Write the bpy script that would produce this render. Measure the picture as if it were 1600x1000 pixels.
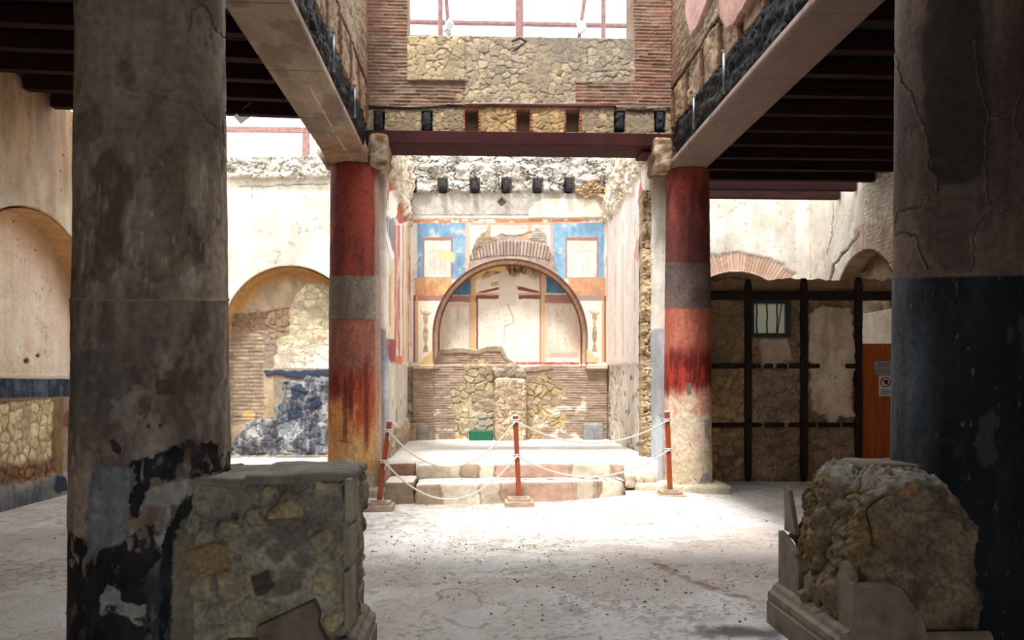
import bpy, bmesh, math, random
import numpy as np
from mathutils import Vector, Matrix
random.seed(3)
S = bpy.context.scene
COL = S.collection
for o in list(bpy.data.objects):
    bpy.data.objects.remove(o)

# ------------------------------------------------------------------ camera
F = 1300.0                       # focal length in pixels of the 1600 wide frame
YAW = math.atan(55 / F)
SN, CS = math.sin(YAW), math.cos(YAW)
EYE = 1.6
cam = bpy.data.cameras.new('camera')
cam.sensor_width = 36.0
cam.lens = 36.0 * F / 1600
cam.shift_y = 100 / 1600
cam.clip_start = 0.05
camo = bpy.data.objects.new('camera', cam)
COL.objects.link(camo)
camo.location = (0, 0, EYE)
camo.rotation_euler = (math.pi / 2, 0, -YAW)
S.camera = camo

# ------------------------------------------------------------------ light
SKY = 2.5
SUN = 4.0
SUN_ELEV = 68
SUN_TO = (0.24, 1.0)            # horizontal direction the sunlight travels
w = bpy.data.worlds.new('World')
S.world = w
w.use_nodes = True
bg = w.node_tree.nodes['Background']
bg.inputs[0].default_value = (0.86, 0.93, 1.0, 1)
bg.inputs[1].default_value = SKY
sl = bpy.data.lights.new('sun', 'SUN')
sl.energy = SUN
sl.angle = math.radians(10)
sl.color = (1.0, 0.99, 0.97)
so = bpy.data.objects.new('sun', sl)
COL.objects.link(so)
so.location = (0, -10, 30)
d = Vector((SUN_TO[0], SUN_TO[1], 0)).normalized() * math.cos(math.radians(SUN_ELEV))
d.z = -math.sin(math.radians(SUN_ELEV))
so.rotation_euler = d.to_track_quat('-Z', 'Y').to_euler()

S.view_settings.view_transform = 'Standard'
S.view_settings.look = 'None'
S.view_settings.gamma = 1
S.view_settings.use_curve_mapping = False
S.view_settings.exposure = 0.66

# ------------------------------------------------------------------ geometry of the view
def ray(px, py):
    u = (px - 800) / F
    return (SN + u * CS, CS - u * SN, (600 - py) / F)
def onY(px, py, Y):
    r = ray(px, py); t = Y / r[1]
    return Vector((r[0] * t, Y, EYE + r[2] * t))
def onX(px, py, X):
    r = ray(px, py); t = X / r[0]
    return Vector((X, r[1] * t, EYE + r[2] * t))
def onZ(px, py, Z):
    r = ray(px, py); t = (Z - EYE) / r[2]
    return Vector((r[0] * t, r[1] * t, Z))
def proj(P):
    X, Y, Z = P[..., 0], P[..., 1], P[..., 2]
    dd = np.maximum(X * SN + Y * CS, 0.3)
    return 800 + F * (X * CS - Y * SN) / dd, 600 - F * (Z - EYE) / dd

# ------------------------------------------------------------------ noise
def hsh(i, j, s):
    n = (i.astype(np.int64) * 374761393 + np.asarray(j).astype(np.int64) * 668265263 + s * 974634777) & 0x7fffffff
    n = ((n ^ (n >> 13)) * 1274126177) & 0x7fffffff
    n = ((n ^ (n >> 15)) * 668265263) & 0x7fffffff
    return ((n ^ (n >> 12)) & 0xffff) / 65535.0
def sm(t):
    return t * t * (3 - 2 * t)
def vn(x, y, s=0):
    i = np.floor(x); j = np.floor(y)
    a = sm(x - i); b = sm(y - j)
    return ((hsh(i, j, s) * (1 - a) + hsh(i + 1, j, s) * a) * (1 - b)
            + (hsh(i, j + 1, s) * (1 - a) + hsh(i + 1, j + 1, s) * a) * b)
def fbm(x, y, s=0, o=4):
    r = 0; a = .5; t = 0
    for k in range(o):
        r = r + a * vn(x, y, s + k * 17); t += a; a *= .55
        x = x * 2.03 + 3.1; y = y * 2.03 + 1.7
    return r / t
def vn3(x, y, z, s=0):
    k = np.floor(z); c = sm(z - k)
    k = k.astype(np.int64)
    i = np.floor(x); j = np.floor(y); a = sm(x - i); b = sm(y - j)
    def lay(kk):
        q = j.astype(np.int64) + kk * 7919
        return ((hsh(i, q, s) * (1 - a) + hsh(i + 1, q, s) * a) * (1 - b)
                + (hsh(i, q + 1, s) * (1 - a) + hsh(i + 1, q + 1, s) * a) * b)
    return lay(k) * (1 - c) + lay(k + 1) * c
def fbm3(P, sc, s=0, o=4):
    x, y, z = P[..., 0] * sc, P[..., 1] * sc, P[..., 2] * sc
    r = 0; a = .5; t = 0
    for k in range(o):
        r = r + a * vn3(x, y, z, s + k * 31); t += a; a *= .55
        x = x * 2.1 + 5; y = y * 2.1 + 2; z = z * 2.1 + 7
    return r / t
def voro(x, y, s=0, jit=.85):
    i = np.floor(x); j = np.floor(y)
    f1 = np.full(x.shape, 9.); f2 = f1.copy(); idv = np.zeros(x.shape)
    for a in (-1, 0, 1):
        for b in (-1, 0, 1):
            ii = i + a; jj = j + b
            cx = ii + .5 + jit * (hsh(ii, jj, s) - .5); cy = jj + .5 + jit * (hsh(ii, jj, s + 5) - .5)
            q = np.sqrt((x - cx) ** 2 + (y - cy) ** 2)
            near = q < f1
            f2 = np.where(near, f1, np.minimum(f2, q))
            idv = np.where(near, hsh(ii, jj, s + 9), idv)
            f1 = np.where(near, q, f1)
    return f1, f2, idv
def ss(a, b, x):
    return sm(np.clip((x - a) / (b - a), 0, 1))

def C(r, g=None, b=None):
    if g is None: r, g, b = r
    return np.array([r, g, b]) / 255.0
def lin(c):
    c = np.clip(c, 0, 1)
    return np.where(c < .04045, c / 12.92, ((c + .055) / 1.055) ** 2.4)
def mx(a, b, m):
    m = np.asarray(m)[..., None]
    return a * (1 - m) + b * m

def rect(px, py, x0, y0, x1, y1, soft=1.0, jit=0, s=0, sc=9):
    if jit:
        px = px + jit * 2 * (fbm(px / sc, py / sc, s) - .5); py = py + jit * 2 * (fbm(px / sc, py / sc, s + 3) - .5)
    e = np.minimum(np.minimum(px - x0, x1 - px), np.minimum(py - y0, y1 - py))
    return np.clip(e / soft + .5, 0, 1)
def poly(px, py, pts, soft=1.0, jit=0, s=0, sc=9):
    if jit:
        qx = px + jit * 2 * (fbm(px / sc, py / sc, s) - .5); py = py + jit * 2 * (fbm(px / sc, py / sc, s + 3) - .5); px = qx
    ins = np.zeros(px.shape, bool); dist = np.full(px.shape, 1e9)
    n = len(pts)
    for k in range(n):
        x0, y0 = pts[k]; x1, y1 = pts[(k + 1) % n]
        if y0 != y1:
            c = ((y0 > py) != (y1 > py)) & (px < (x1 - x0) * (py - y0) / (y1 - y0) + x0)
            ins ^= c
        dx, dy = x1 - x0, y1 - y0
        L = dx * dx + dy * dy + 1e-9
        t = np.clip(((px - x0) * dx + (py - y0) * dy) / L, 0, 1)
        dist = np.minimum(dist, (px - x0 - t * dx) ** 2 + (py - y0 - t * dy) ** 2)
    sd = np.sqrt(dist) * np.where(ins, 1, -1)
    return np.clip(sd / soft + .5, 0, 1)
def line(px, py, pts, wd, jit=0, s=0, sc=9):
    if jit:
        qx = px + jit * 2 * (fbm(px / sc, py / sc, s) - .5); py = py + jit * 2 * (fbm(px / sc, py / sc, s + 3) - .5); px = qx
    dist = np.full(px.shape, 1e9)
    for k in range(len(pts) - 1):
        x0, y0 = pts[k]; x1, y1 = pts[k + 1]
        dx, dy = x1 - x0, y1 - y0
        t = np.clip(((px - x0) * dx + (py - y0) * dy) / (dx * dx + dy * dy + 1e-9), 0, 1)
        dist = np.minimum(dist, (px - x0 - t * dx) ** 2 + (py - y0 - t * dy) ** 2)
    return np.clip((wd - np.sqrt(dist)) + .5, 0, 1)

# ------------------------------------------------------------------ masonry painters: (colour, displacement) from wall metres
def bricks(u, z, s=0, l=.26, h=.045, c1=(150, 112, 92), c2=(120, 92, 76), cm=(158, 146, 130), dep=.012, gap=.008):
    z = z + .02 * (fbm(u * 1.7, z * 1.5, s) - .5) + .006 * (vn(u * 9, z * 9, s + 30) - .5)
    row = np.floor(z / h); uu = u + hsh(row, row * 0, s) * l
    ce = np.floor(uu / l); fu = uu / l - ce; fz = z / h - row
    e = np.minimum(np.minimum(fu, 1 - fu) * l * 1.6, np.minimum(fz, 1 - fz) * h)
    idv = hsh(ce, row, s + 1)
    wear = fbm(u * 3, z * 3, s + 2); w2 = fbm(u * 11, z * 16, s + 12)
    m = ss(gap * .3, gap * 1.2, e + .006 * (w2 - .5))
    c = mx(C(c1), C(c2), np.clip(.5 + .5 * (idv - .5) + 1.6 * (wear - .5), 0, 1))
    c = c * (1 + .22 * (hsh(ce, row, s + 4) - .5) + .5 * (w2 - .5))[..., None]
    c = c * (.82 + .36 * wear)[..., None]
    mort = C(cm) * (.82 + .3 * fbm(u * 9, z * 9, s + 6))[..., None]
    col = mx(mort, c, m * (.35 + .65 * ss(.30, .55, fbm(u * 4, z * 6, s + 8) + .08)))
    return col, dep * m * (.4 + .8 * idv) - dep * .5 + .012 * (wear - .5) + .006 * (w2 - .5)
def stones(u, z, s=0, size=.14, c1=(190, 165, 120), c2=(170, 150, 125), cm=(140, 125, 105), dep=.03, gap=.10, wob=.35):
    wob = wob + .25
    uu = u / size + wob * 1.4 * (fbm(u / size * .9, z / size * .9, s) - .5); zz = z / size * 1.15 + wob * 1.4 * (fbm(u / size * .9, z / size * .9, s + 2) - .5)
    uu = uu + .18 * (vn(u / size * 4, z / size * 4, s + 40) - .5); zz = zz + .18 * (vn(u / size * 4, z / size * 4, s + 41) - .5)
    f1, f2, idv = voro(uu, zz, s, .95)
    g = gap * (.35 + 1.5 * vn(u / size * .8, z / size * .8, s + 42))
    m = ss(g * .3, g * 1.5, f2 - f1)
    n = fbm(u * 2.2, z * 2.2, s + 43); f = fbm(u * 24, z * 24, s + 4)
    c = mx(C(c1), C(c2), np.clip(idv * .7 + 1.2 * (n - .5) + .1, 0, 1)) * (.9 + .2 * hsh(np.floor(idv * 999), 0 * u, s + 3))[..., None]
    c = c * (.80 + .4 * f)[..., None]
    mort = C(cm) * (.8 + .4 * fbm(u * 12, z * 12, s + 6))[..., None]
    mort = mx(mort, C(c2) * .96, .35 + 0 * f)
    cover = .45 + .55 * ss(.32, .50, fbm(u * 3.1, z * 3.1, s + 44))
    col = mx(mort, c, m * cover)
    return col, dep * .7 * (m * (.4 + .6 * idv) - .5) * cover + dep * .5 * (fbm(u * 14, z * 14, s + 7) - .5)
def plaster(u, z, s=0, c1=(205, 192, 172), c2=(170, 152, 132), st=1.0, dep=.006):
    a = fbm(u * .9, z * .9, s, 6); b = fbm(u * 5 + 2 * a, z * 2.6 + 2 * a, s + 4, 5); st_ = fbm(u * 7, z * .5, s + 9, 3); f = fbm(u * 26, z * 22, s + 15, 3)
    m = np.clip(.5 + st * ((a - .5) * 1.7 + (b - .5) * 1.1 + (st_ - .5) * .6 + (f - .5) * .5), 0, 1)
    col = mx(C(c1), C(c2), m)
    sp = ss(.66, .76, fbm(u * 13, z * 13, s + 12, 4)) * ss(.48, .62, fbm(u * 1.6, z * 1.6, s + 13, 3))
    cr = np.abs(fbm(u * 1.3, z * 1.3, s + 16, 4) - .5)
    col = col * (1 - .16 * sp - .12 * ss(.005, .001, cr))[..., None] * (.95 + .1 * f)[..., None]
    return col, dep * (fbm(u * 4, z * 4, s + 14) - .5) * 2 - .003 * sp
def rubble(u, z, s=0, size=.09, c1=(190, 178, 158), c2=(150, 132, 112), cm=(120, 104, 88), dep=.07):
    n = fbm(u * 3 + .7 * vn(u * 6, z * 6, s + 24), z * 4, s + 20, 5)
    rg = 1 - 2 * np.abs(fbm(u * .55 / size, z * .8 / size, s + 21, 5) - .5)
    hf = fbm(u * 3.2 / size, z * 3.2 / size, s + 22, 3)
    f1, f2, idv = voro(u / size * .8 + 1.2 * (n - .5), z / size + 1.2 * (rg - .8), s, .95)
    t = np.clip(.5 + 1.8 * (n - .5) + .5 * (idv - .5), 0, 1)
    c = mx(C(c2), C(c1), t)
    pit = ss(.93, .985, rg) * ss(.4, .55, hf + .08)
    c = mx(c, C(cm) * .8, pit * .7) * (.78 + .44 * hf)[..., None]
    return c, dep * ((n - .5) * 1.3 + .35 * (hf - .5) - .35 * pit + .22 * (idv - .5) * ss(.02, .14, f2 - f1))

class Paint:
    def __init__(s, shape, base, disp=0.0):
        s.c = np.zeros(shape + (3,)) + base; s.d = np.zeros(shape) + disp
    def lay(s, m, cd, d=None, k=1.0):
        if isinstance(cd, tuple) and len(cd) == 2: c, dd = cd
        else: c, dd = cd, None
        if isinstance(c, (tuple, list)): c = C(c)
        s.c = mx(s.c, c, np.clip(m * k, 0, 1))
        if dd is not None: s.d = s.d * (1 - m) + dd * m
        if d is not None: s.d = s.d + d * m
    def out(s): return s.c, s.d

# ------------------------------------------------------------------ materials
def nodes(name):
    m = bpy.data.materials.new(name); m.use_nodes = True
    t = m.node_tree
    return m, t, t.nodes['Principled BSDF']
def painted(name, rough=.9, bump=.25, sc=60, var=.16, spec=.2):
    m, t, b = nodes(name)
    at = t.nodes.new('ShaderNodeAttribute'); at.attribute_name = 'Col'
    tc = t.nodes.new('ShaderNodeTexCoord')
    n = t.nodes.new('ShaderNodeTexNoise'); n.inputs['Scale'].default_value = sc; n.inputs['Detail'].default_value = 6
    t.links.new(tc.outputs['Object'], n.inputs['Vector'])
    mr = t.nodes.new('ShaderNodeMapRange'); mr.inputs[1].default_value = .3; mr.inputs[2].default_value = .7
    mr.inputs[3].default_value = 1 - var; mr.inputs[4].default_value = 1 + var
    t.links.new(n.outputs['Fac'], mr.inputs[0])
    v = t.nodes.new('ShaderNodeVectorMath'); v.operation = 'SCALE'
    t.links.new(at.outputs['Color'], v.inputs[0]); t.links.new(mr.outputs[0], v.inputs['Scale'])
    t.links.new(v.outputs[0], b.inputs['Base Color'])
    b.inputs['Roughness'].default_value = rough
    b.inputs['Specular IOR Level'].default_value = spec
    bp = t.nodes.new('ShaderNodeBump'); bp.inputs['Strength'].default_value = bump; bp.inputs['Distance'].default_value = .01
    t.links.new(n.outputs['Fac'], bp.inputs['Height']); t.links.new(bp.outputs[0], b.inputs['Normal'])
    return m
def simple(name, col, rough=.6, metal=0, var=.15, sc=(20, 20, 20), bump=.1, spec=.4, col2=None):
    m, t, b = nodes(name)
    tc = t.nodes.new('ShaderNodeTexCoord'); mp = t.nodes.new('ShaderNodeMapping')
    mp.inputs['Scale'].default_value = sc
    n = t.nodes.new('ShaderNodeTexNoise'); n.inputs['Scale'].default_value = 1; n.inputs['Detail'].default_value = 6
    t.links.new(tc.outputs['Object'], mp.inputs[0]); t.links.new(mp.outputs[0], n.inputs['Vector'])
    r = t.nodes.new('ShaderNodeValToRGB')
    c = lin(C(col))
    c2 = lin(C(col2)) if col2 else c * (1 + var * 2)
    r.color_ramp.elements[0].position = .3; r.color_ramp.elements[1].position = .7
    r.color_ramp.elements[0].color = (*(c * (1 - var * 2) if not col2 else c), 1); r.color_ramp.elements[1].color = (*np.minimum(c2, 1), 1)
    t.links.new(n.outputs['Fac'], r.inputs[0]); t.links.new(r.outputs[0], b.inputs['Base Color'])
    b.inputs['Roughness'].default_value = rough; b.inputs['Metallic'].default_value = metal
    b.inputs['Specular IOR Level'].default_value = spec
    bp = t.nodes.new('ShaderNodeBump'); bp.inputs['Strength'].default_value = bump; bp.inputs['Distance'].default_value = .01
    t.links.new(n.outputs['Fac'], bp.inputs['Height']); t.links.new(bp.outputs[0], b.inputs['Normal'])
    return m
M_WALL = painted('old_masonry', .92, .35, 45)
M_PLAS = painted('old_plaster', .85, .2, 40, .10)
M_FRESCO = painted('fresco_plaster', .8, .12, 60, .08)
M_FLOOR = painted('dusty_floor', .93, .8, 55, .16)
M_ROCK = painted('rough_rock', .95, .8, 38, .3)
M_COLN = painted('column_stucco', .78, .4, 22, .22, .25)
M_CHAR = painted('charred_wood', .7, .9, 40, .5, .2)
M_MARB = simple('grey_marble', (118, 103, 86), .6, 0, .2, (9, 9, 9), .3)
M_WOODP = simple('varnished_post', (150, 68, 34), .4, 0, .12, (60, 60, 5), .1)
M_DOOR = simple('door_wood', (188, 92, 34), .5, 0, .16, (40, 40, 2.5), .1)
M_DARK = simple('dark_timber', (46, 34, 30), .7, 0, .2, (30, 30, 4), .3)
M_JOIST = simple('brown_joist', (48, 28, 25), .8, 0, .15, (3, 30, 30), .1, .05)
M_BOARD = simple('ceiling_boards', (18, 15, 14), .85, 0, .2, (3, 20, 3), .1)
M_RED = simple('oxide_red_steel', (60, 27, 27), .7, .0, .12, (4, 4, 4), .05, .1)
M_PIPE = simple('rusty_pipe', (130, 92, 86), .55, .2, .15, (9, 9, 9), .1)
M_ROPE = simple('white_rope', (222, 212, 196), .8, 0, .1, (200, 200, 200), .5)
M_STEEL = simple('galvanised_rod', (150, 152, 158), .35, .7, .1, (30, 30, 30), .05)
M_BLOCK = simple('barrier_base_wood', (176, 152, 132), .7, 0, .18, (8, 40, 40), .2)
M_WHITE = simple('white_card', (222, 224, 226), .5, 0, .03, (5, 5, 5), 0)
M_GREYP = simple('grey_plaque', (165, 165, 160), .4, .2, .05, (5, 5, 5), 0)
M_SRED = simple('sign_red', (190, 24, 30), .5, 0, .03, (5, 5, 5), 0)
M_SBLK = simple('sign_black', (25, 25, 28), .5, 0, .03, (5, 5, 5), 0)
M_SBLUE = simple('sign_blue', (70, 90, 130), .5, 0, .03, (5, 5, 5), 0)
M_GREEN = simple('green_plastic', (22, 98, 66), .45, 0, .1, (15, 15, 15), .05)
M_WFRAME = simple('green_iron', (52, 66, 58), .5, .2, .2, (20, 20, 20), .2)
M_LAMP = simple('white_lamp_housing', (200, 204, 210), .4, .1, .05, (5, 5, 5), 0)

# ------------------------------------------------------------------ mesh makers
def mesh_from(name, V, Fc, mat, col=None, parent=None, smooth=True):
    """V (n,3); Fc list of (k,4) / (k,3) int arrays or python lists; col (n,3) sRGB"""
    me = bpy.data.meshes.new(name)
    me.vertices.add(len(V)); me.vertices.foreach_set('co', np.ascontiguousarray(V, dtype=np.float32).ravel())
    loops = []; starts = []; n = 0
    for f in Fc:
        if isinstance(f, np.ndarray):
            loops.append(f.ravel()); starts.append(n + np.arange(len(f)) * f.shape[1]); n += f.size
        else:
            loops.append(np.array(f)); starts.append(np.array([n])); n += len(f)
    loops = np.concatenate(loops).astype(np.int32); starts = np.concatenate(starts).astype(np.int32)
    me.loops.add(len(loops)); me.loops.foreach_set('vertex_index', loops)
    me.polygons.add(len(starts)); me.polygons.foreach_set('loop_start', starts)
    me.update(calc_edges=True)
    if smooth: me.polygons.foreach_set('use_smooth', np.ones(len(starts), bool))
    if col is not None:
        a = me.color_attributes.new('Col', 'FLOAT_COLOR', 'POINT')
        cc = np.ones((len(V), 4), np.float32); cc[:, :3] = lin(col)
        a.data.foreach_set('color', cc.ravel())
    me.materials.append(mat)
    me.validate()
    o = bpy.data.objects.new(name, me)
    COL.objects.link(o)
    if parent: o.parent = parent
    return o
def gquads(h, w_, off=0, keep=None):
    i = np.arange(h * w_).reshape(h, w_) + off
    q = np.stack([i[:-1, :-1], i[:-1, 1:], i[1:, 1:], i[1:, :-1]], -1)
    if keep is not None: q = q[keep[:-1, :-1] & keep[1:, 1:] & keep[:-1, 1:] & keep[1:, :-1]]
    return q.reshape(-1, 4)
def grid_part(O, U, V, nrm, res, paint, thick=.3, recess=None, keep=None, warp=None, pen=(0, 1)):
    """a rectangular slab: its front is a fine relief painted in wall metres, its sides and back plain"""
    O, U, V, nrm = [np.array(q, float) for q in (O, U, V, nrm)]
    lu, lv = np.linalg.norm(U), np.linalg.norm(V)
    ru, rv = (res if isinstance(res, tuple) else (res, res))
    nu, nv = max(2, int(lu / ru) + 1), max(2, int(lv / rv) + 1)
    a, b = np.meshgrid(np.linspace(0, 1, nu), np.linspace(0, 1, nv))
    if warp is not None: a, b = warp(a, b)
    P = O + a[..., None] * U + b[..., None] * V
    cu = (P @ (U / lu)); cv = (P @ (V / lv))
    px, py = proj(P)
    R = None
    if recess is not None:
        R = recess(cu, cv, px, py)
        P = P - nrm * R[..., None]
        px, py = proj(P)
    c, dd = paint(cu, cv, px, py) if R is None else paint(cu, cv, px, py, R)
    c = np.broadcast_to(c, P.shape).copy()
    P = P + nrm * np.asarray(dd)[..., None] if np.ndim(dd) else P + nrm * dd
    K = None if keep is None else ~keep(cu, cv, px, py)
    Vs = P.reshape(-1, 3); Cs = c.reshape(-1, 3)
    Fs = [gquads(nv, nu, 0, K)]
    idx = np.arange(nu * nv).reshape(nv, nu)
    ring = np.concatenate([idx[0, :-1], idx[:-1, -1], idx[-1, :0:-1], idx[:0:-1, 0]])
    n0 = len(Vs)
    Bk = Vs[ring] - nrm * thick
    Vs = np.vstack([Vs, Bk]); Cs = np.vstack([Cs, Cs[ring]])
    rb = n0 + np.arange(len(ring))
    Fs.append(np.stack([ring, rb, np.roll(rb, -1), np.roll(ring, -1)], -1))
    if K is None or not (~K).any(): Fs.append(rb[::-1])
    return Vs, Fs, Cs
def joinparts(parts):
    Vs = []; Fs = []; Cs = []; n = 0
    for v, f, c in parts:
        Vs.append(v); Cs.append(c)
        for q in f: Fs.append((q + n) if isinstance(q, np.ndarray) and q.ndim == 2 else [int(k) + n for k in q])
        n += len(v)
    return np.vstack(Vs), Fs, np.vstack(Cs)
def slab(name, parts, mat, parent=None):
    v, f, c = joinparts(parts if isinstance(parts, list) else [parts])
    return mesh_from(name, v, f, mat, c, parent)
def rock(name, x, y, z, mat, paint, res=.03, k=8, amp=.03, sc=6, seed=0, shape=None, parent=None, dfn=None, steps=0):
    """rounded box x=(x0,x1).. with a rough displaced surface"""
    ctr = np.array([(x[0] + x[1]) / 2, (y[0] + y[1]) / 2, (z[0] + z[1]) / 2]); hf = np.array([x[1] - x[0], y[1] - y[0], z[1] - z[0]]) / 2
    n = [max(3, int(2 * h / res) + 1) for h in hf]
    Vs = []; Fs = []; off = 0; Ns = []
    for ax in range(3):
        o1, o2 = [q for q in range(3) if q != ax]
        for sg in (-1, 1):
            g1, g2 = np.meshgrid(np.linspace(-1, 1, n[o1]), np.linspace(-1, 1, n[o2]))
            p = np.zeros(g1.shape + (3,)); p[..., o1] = g1; p[..., o2] = g2; p[..., ax] = sg
            nk = (np.abs(p) ** k).sum(-1) ** (1 / k)
            q = p / nk[..., None]
            nr = np.sign(q) * np.abs(q) ** (k - 1) / hf
            nr = nr / np.linalg.norm(nr, axis=-1, keepdims=True)
            Vs.append((ctr + q * hf).reshape(-1, 3)); Ns.append(nr.reshape(-1, 3))
            Fs.append(gquads(g1.shape[0], g1.shape[1], off)); off += g1.size
    V = np.vstack(Vs); N = np.vstack(Ns)
    if shape is not None: V = shape(V)
    dsp = amp * 2 * (fbm3(V, sc, seed, 5) - .5)
    if dfn is not None: dsp = dsp + dfn(V, N)
    W = V + N * dsp[:, None]
    px, py = proj(W)
    c = paint(W, N, px, py, dsp)
    return mesh_from(name, W, Fs, mat, np.broadcast_to(c, W.shape), parent)
def column(name, cx, cy, rf, z0, z1, mat, paint, nth=260, res=.012, parent=None):
    nz = int((z1 - z0) / res) + 1
    th, z = np.meshgrid(np.linspace(0, 2 * math.pi, nth, endpoint=False), np.linspace(z0, z1, nz))
    r = rf(z)
    P = np.stack([cx + r * np.cos(th), cy + r * np.sin(th), z], -1)
    px, py = proj(P)
    c, dd = paint(th * r, z, px, py)
    P = np.stack([cx + (r + dd) * np.cos(th), cy + (r + dd) * np.sin(th), z], -1)
    i = np.arange(nz * nth).reshape(nz, nth); j = np.roll(i, -1, 1)
    q = np.stack([i[:-1], j[:-1], j[1:], i[1:]], -1).reshape(-1, 4)
    return mesh_from(name, P.reshape(-1, 3), [q, list(map(int, i[-1])), list(map(int, i[0][::-1]))], mat, c.reshape(-1, 3), parent)

def bm_new(): return bmesh.new()
def box(bm, x, y, z, bev=0.0, mat=None):
    r = bmesh.ops.create_cube(bm, size=1)
    vs = r['verts']
    for v in vs:
        v.co = Vector(((x[0] + x[1]) / 2 + v.co.x * (x[1] - x[0]), (y[0] + y[1]) / 2 + v.co.y * (y[1] - y[0]), (z[0] + z[1]) / 2 + v.co.z * (z[1] - z[0])))
    if mat is not None:
        bmesh.ops.transform(bm, matrix=mat, verts=vs)
    if bev:
        es = list({e for v in vs for e in v.link_edges})
        bmesh.ops.bevel(bm, geom=es, offset=bev, segments=2, affect='EDGES', profile=.5)
def tube(bm, pts, r, n=10, cap=True):
    pts = [Vector(p) for p in pts]
    rings = []
    up = Vector((0, 0, 1))
    for i, p in enumerate(pts):
        t = (pts[min(i + 1, len(pts) - 1)] - pts[max(i - 1, 0)]).normalized()
        a = t.cross(up) if abs(t.dot(up)) < .95 else t.cross(Vector((0, 1, 0)))
        a.normalize(); b = t.cross(a).normalized()
        rr = r[i] if isinstance(r, (list, tuple)) else r
        rings.append([bm.verts.new(p + rr * (math.cos(2 * math.pi * k / n) * a + math.sin(2 * math.pi * k / n) * b)) for k in range(n)])
    for i in range(len(rings) - 1):
        for k in range(n):
            bm.faces.new((rings[i][k], rings[i][(k + 1) % n], rings[i + 1][(k + 1) % n], rings[i + 1][k]))
    if cap:
        bm.faces.new(rings[0][::-1]); bm.faces.new(rings[-1])
def obj(name, bm, mat, parent=None, smooth=False):
    me = bpy.data.meshes.new(name)
    bmesh.ops.recalc_face_normals(bm, faces=bm.faces)
    bm.to_mesh(me); bm.free()
    if smooth:
        for p in me.polygons: p.use_smooth = True
    me.materials.append(mat)
    o = bpy.data.objects.new(name, me); COL.objects.link(o)
    if parent: o.parent = parent
    return o
def tag(o, label, cat, group=None, kind=None):
    o['label'] = label; o['category'] = cat
    if group: o['group'] = group
    if kind: o['kind'] = kind
    return o
def struct(o):
    o['kind'] = 'structure'; return o
def empty(name, loc=(0, 0, 0)):
    o = bpy.data.objects.new(name, None); COL.objects.link(o); o.location = loc
    o.empty_display_size = .1
    return o
def adopt(parent, *kids):
    """parent meshes given in world coordinates to a placed Empty"""
    for k in kids:
        k.parent = parent
        k.matrix_parent_inverse = Matrix.Translation(-parent.location)

# ================================================================== the setting
XL, XR, YB = -5.96, 7.43, 18.3
Z3 = np.array([0, 0, 1.0])
def off_poly(pts): return pts

# ---- floor -------------------------------------------------------
def p_floor(x, y, px, py):
    base = plaster(x * .8, y * .8, 11, (224, 219, 212), (198, 189, 180), .9, .004)
    P = Paint(x.shape, base[0], base[1])
    n = fbm(x * 1.3, y * 1.3, 40, 5); g = fbm(x * 14, y * 14, 44, 3)
    grav = ss(.50, .62, n) * ss(.42, .62, g)
    P.lay(grav, (172, 158, 146), .006, .7)
    P.lay(ss(.60, .72, fbm(x * 34, y * 34, 45, 2)) * ss(.40, .6, fbm(x * 2.2, y * 2.2, 46)), (142, 126, 112), .004, .6)
    P.lay(ss(.53, .60, fbm(x * .7 + 4, y * .9, 50, 4)), (184, 166, 154), None, .5)
    # worn ridge of old plaster bedding and a dark grey patch on the right
    f1, f2, idv = voro(x * 22, y * 22, 60)
    st = (idv > .93) * ss(.33, .2, f1)
    P.lay(st * ss(.4, .6, n), (150, 134, 120), .010)
    cr = np.abs(fbm(x * .8, y * .8, 70, 4) - .5)
    P.lay(ss(.006, .002, cr) * ss(.45, .55, fbm(x * 3, y * 3, 71)), (128, 108, 92), -.006, .7)
    w_ = ss(.5, .1, np.hypot((x - 1.75) / .55, (y - 5.3) / .22) / 1.6 + .8 * (fbm(x * 6, y * 6, 75) - .5))
    P.lay(w_, (84, 80, 80), None, .8)
    r_ = ss(.09, .02, np.abs(x - 1.95 + (y - 6.2) * .35 + .25 * (fbm(y * 2, x * 2, 78) - .5))) * ss(5.9, 6.2, y) * ss(8.2, 7.2, y)
    P.lay(r_ * ss(.35, .6, g), (142, 108, 86), .008, .8)
    P.c = P.c * (1 + .10 * (fbm(x * 40, y * 40, 79, 2) - .5))[..., None]
    mound = .07 * np.exp(-((x - 2.3) / 1.0) ** 2 - ((y - 11.6) / .9) ** 2)
    return P.c, P.d + mound + .02 * (fbm(x * .9, y * .9, 80, 3) - .5) + .006 * (fbm(x * 9, y * 9, 81, 3) - .5)
floor = slab('floor', [
    grid_part((-6.4, 3.4, 0), (14.2, 0, 0), (0, 5.6, 0), Z3, .02, p_floor, .3),
    grid_part((-6.4, 9.0, 0), (14.2, 0, 0), (0, 10.2, 0), Z3, .035, p_floor, .3),
    grid_part((-6.4, -5, 0), (14.2, 0, 0), (0, 8.4, 0), Z3, .1, p_floor, .3)], M_FLOOR)
struct(floor)


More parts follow.
